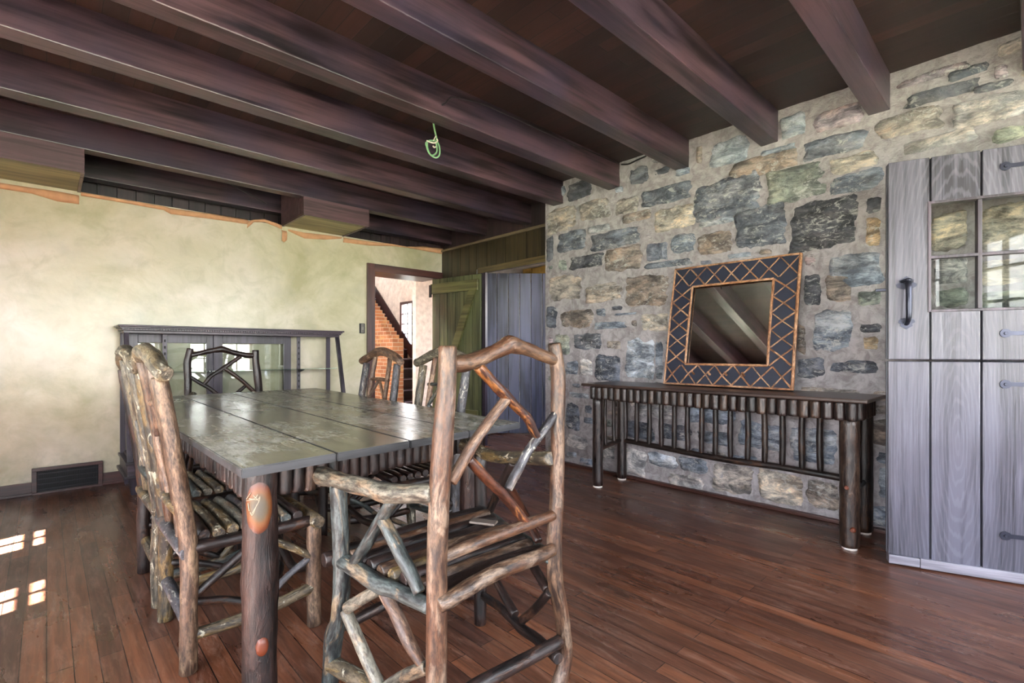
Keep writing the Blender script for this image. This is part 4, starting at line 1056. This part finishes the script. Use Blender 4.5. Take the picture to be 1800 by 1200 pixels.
# ------------------------------------------------------------------ dutch door standing open before the stone wall
t = empty('door_3', (3.071, .506, 0), math.atan2(-.942, .335)); t['kind'] = 'structure'
tag(t, 'grey painted dutch door with glazed upper half standing open at the right', 'door')
DW = .93; T0, T1 = -.045, 0.0      # thickness behind the face; local -y looks into the room... face at y = T0
def dbox(mb, a, b, z0, z1, y0=T0, y1=T1, bev=.004): mb.box(a, b, y0, y1, z0, z1, bev)
up = MB()
ed = [0, .1675, .353, .545, .745, DW]; gx0, gx1, gz0, gz1 = .17, .735, 1.252, 1.760
for a, b in zip(ed[:-1], ed[1:]):
    if b <= .17 or a >= .74: dbox(up, a + .004, b - .004, 1.012, 1.985)
    else:
        dbox(up, a + .004, b - .004, 1.012, gz0 - .008); dbox(up, a + .004, b - .004, gz1 + .008, 1.985)
up.box(0, .16, -.02, -.005, 1.015, 1.98); up.box(.16, DW, -.02, -.005, 1.015, gz0 - .01); up.box(.16, DW, -.02, -.005, gz1 + .01, 1.98); up.box(.75, DW, -.02, -.005, 1.2, 1.8)
u = up.build('upper_leaf', M['slate'], t)
lo = MB()
for a, b in zip(ed[:-1], ed[1:]): dbox(lo, a + .004, b - .004, .05, 1.003)
lo.box(0, DW, -.02, -.005, .05, 1.0)
l = lo.build('lower_leaf', M['slate'], t)
m = MB(); m.box(.004, .125, -.058, 0, .008, .05, .003); m.box(.127, DW, -.058, 0, .006, .052, .003); m.build('bottom_strip', wood('bottom_strip_paint', S(98, 94, 104), S(150, 146, 156), 0, .4, .3), l)
m = MB(); q = .012
m.box(gx0 - .012, gx0, -.05, .002, gz0 - .012, gz1 + .012, .002); m.box(gx1, gx1 + .012, -.05, .002, gz0 - .012, gz1 + .012, .002); m.box(gx0, gx1, -.05, .002, gz0 - .012, gz0, .002); m.box(gx0, gx1, -.05, .002, gz1, gz1 + .012, .002)
for s in (.349, .548): m.box(s - q / 2 - .002, s + q / 2 + .002, -.042, -.004, gz0, gz1, .002)
m.box(gx0, gx1, -.042, -.004, 1.497, 1.511, .002)
gf = m.build('glazing_bars', wood('glazing_bar_paint', S(42, 36, 44), S(84, 74, 86), 2, .4, .3), u)
m = MB(); m.box(gx0, gx1, -.024, -.02, gz0, gz1); m.build('pane', M['glass'], gf)
# wrought handle
h = MB(); hx = .075
h.tube([(hx, -.047, 1.385), (hx, -.085, 1.375), (hx, -.094, 1.33), (hx, -.095, 1.28), (hx, -.088, 1.215), (hx, -.062, 1.192), (hx, -.047, 1.187)], [.012, .0135, .012, .0125, .0115, .011, .011], 14, 1, .02, 6)
def leafplate(mb, cx, cz, sgn, w, hgt):
    pr = [(-.35, 0), (-.9, .18), (-1, .38), (-.62, .52), (-.72, .70), (-.3, .86), (0, 1.0), (.3, .86), (.72, .70), (.62, .52), (1, .38), (.9, .18), (.35, 0)]
    pts = [(cx + a * w, cz + sgn * b * hgt) for a, b in pr]
    if sgn < 0: pts = pts[::-1]
    mb.hexa([(x, -.049, z) for x, z in pts], [(x, -.0445, z) for x, z in pts])
leafplate(h, hx, 1.355, 1, .042, .064); leafplate(h, hx, 1.215, -1, .034, .056)
h.tube([(hx - .02, -.05, 1.392), (hx, -.078, 1.398), (hx + .02, -.05, 1.392)], .008, 10, 4, 0, 4)
hd = h.build('handle', M['iron'], u)
def strap(z, par):
    m = MB(); xs = .435
    pts = [(xs + .020 * math.cos(a), z + .020 * math.sin(a)) for a in [math.radians(30 + 30 * k) for k in range(11)]] + [(xs + .03, z - .009), (.62, z - .012), (.90, z - .017), (.90, z + .017), (.62, z + .012), (xs + .03, z + .009)]
    m.hexa([(x, -.05, q) for x, q in pts], [(x, -.0445, q) for x, q in pts])
    m.tube([(xs, -.049, z), (xs, -.055, z)], .007, 10, 2, 0, 1); m.tube([(xs + .15, -.049, z), (xs + .15, -.054, z)], .006, 10, 2, 0, 1)
    m.build('strap_hinge', M['iron'], par)
strap(1.895, u); strap(1.134, u); strap(.902, l); strap(.212, l)
box('latch_bolt', -.045, .0, -.03, -.012, 1.352, 1.366, M['iron'], u, .003)

# frame of the outside doorway the dutch door hangs in (out of the picture, to the right)
mb = MB(); mb.box(XS - .13, XS + .3, -.47, -.40, 0, 2.06, .004); mb.box(XS - .02, XS + .3, -1.38, -1.31, 0, 2.06, .004); mb.box(XS - .02, XS + .3, -1.31, -.47, 2.0, 2.06, .004)
struct('trim_6', mb, M['trim'])

m = MB(); m.box(XS + .14, XS + .18, -1.31, -.47, 0, 2.0, .004)  # unseen solid leaf added to shut off daylight from this doorway
d4 = struct('doorway_light_block', m, M['slate'])
# ------------------------------------------------------------------ light and camera
sc = bpy.context.scene
w = bpy.data.worlds.new('sky'); sc.world = w; w.use_nodes = True
nt = w.node_tree; bg = nt.nodes['Background']
tc = nd(nt, 'TexCoord').outputs['Generated']; s = nd(nt, 'SeparateXYZ', None, i0=tc)
c = ramp(nt, s.outputs[2], [(0.0, (.78, .80, .76)), (.12, (.98, .98, 1.0)), (.6, (.66, .80, 1.0))])
link(nt, c, bg.inputs['Color']); bg.inputs['Strength'].default_value = 10.0

def portal(name, loc, rot, sx, sy):
    l = bpy.data.lights.new(name, 'AREA'); l.shape = 'RECTANGLE'; l.size = sx; l.size_y = sy
    l.cycles.is_portal = True
    o = bpy.data.objects.new(name, l); col.objects.link(o); o.location = loc; o.rotation_euler = rot
P90 = math.pi / 2
for (a, b, c_, d) in WL: portal('window_daylight', (-1.4, (a + b) / 2, (c_ + d) / 2), (0, -P90, 0), d - c_, b - a)
for (a, b, c_, d) in WB: portal('window_daylight', ((a + b) / 2, -2.0, (c_ + d) / 2), (P90, 0, 0), b - a, d - c_)
portal('hall_daylight', (1.0, 7.45, 1.5), (0, -P90, 0), 1.0, .9)  # sky through the side opening added to light the hall
portal('lobby_fill_portal', (4.39, 2.9, 1.57), (P90, 0, 0), .82, .75)  # sky through the added lobby opening, brightens the blue door
portal('hall_daylight', (5.36, 8.55, 1.6), (0, P90, 0), .9, .5)

portal('stair_fill_portal', (5.36, 10.3, 4.1), (0, P90, 0), 1.6, 2.2)  # sky through the added stairwell opening, lifts the hall's brightness
hl = bpy.data.lights.new('hall_fill_light', 'AREA'); hl.shape = 'DISK'; hl.size = .35; hl.energy = 45; hl.color = (1.0, .93, .84)  # added fill light out of view, brightens the hall; no fixture is modelled
ho = bpy.data.objects.new('hall_fill_light', hl); col.objects.link(ho); ho.location = (2.2, 6.1, 2.6)

sun = bpy.data.lights.new('sun', 'SUN'); sun.energy = 130; sun.angle = math.radians(.6); sun.color = (1.0, .97, .95)
so = bpy.data.objects.new('sun', sun); col.objects.link(so)
d = Vector((1.0, .3, -1.2)); so.rotation_euler = d.to_track_quat('-Z', 'Y').to_euler()

cam = bpy.data.cameras.new('camera'); co = bpy.data.objects.new('camera', cam); col.objects.link(co)
co.location = (0, 0, CAMZ); co.rotation_euler = (P90, 0, -YAW)
cam.sensor_width = 36; cam.lens = FPX / 1800 * 36; cam.shift_y = (HOR - 600) / 1800; cam.clip_start = .05
sc.camera = co
vs = sc.view_settings
vs.view_transform = 'Standard'; vs.look = 'None'; vs.gamma = 1; vs.use_curve_mapping = False
vs.exposure = 1.72
try:
    sc.cycles.max_bounces = 10; sc.cycles.diffuse_bounces = 6; sc.cycles.glossy_bounces = 4; sc.cycles.transparent_max_bounces = 12
    sc.cycles.sample_clamp_indirect = 6; sc.cycles.caustics_reflective = False; sc.cycles.caustics_refractive = False
except Exception: pass
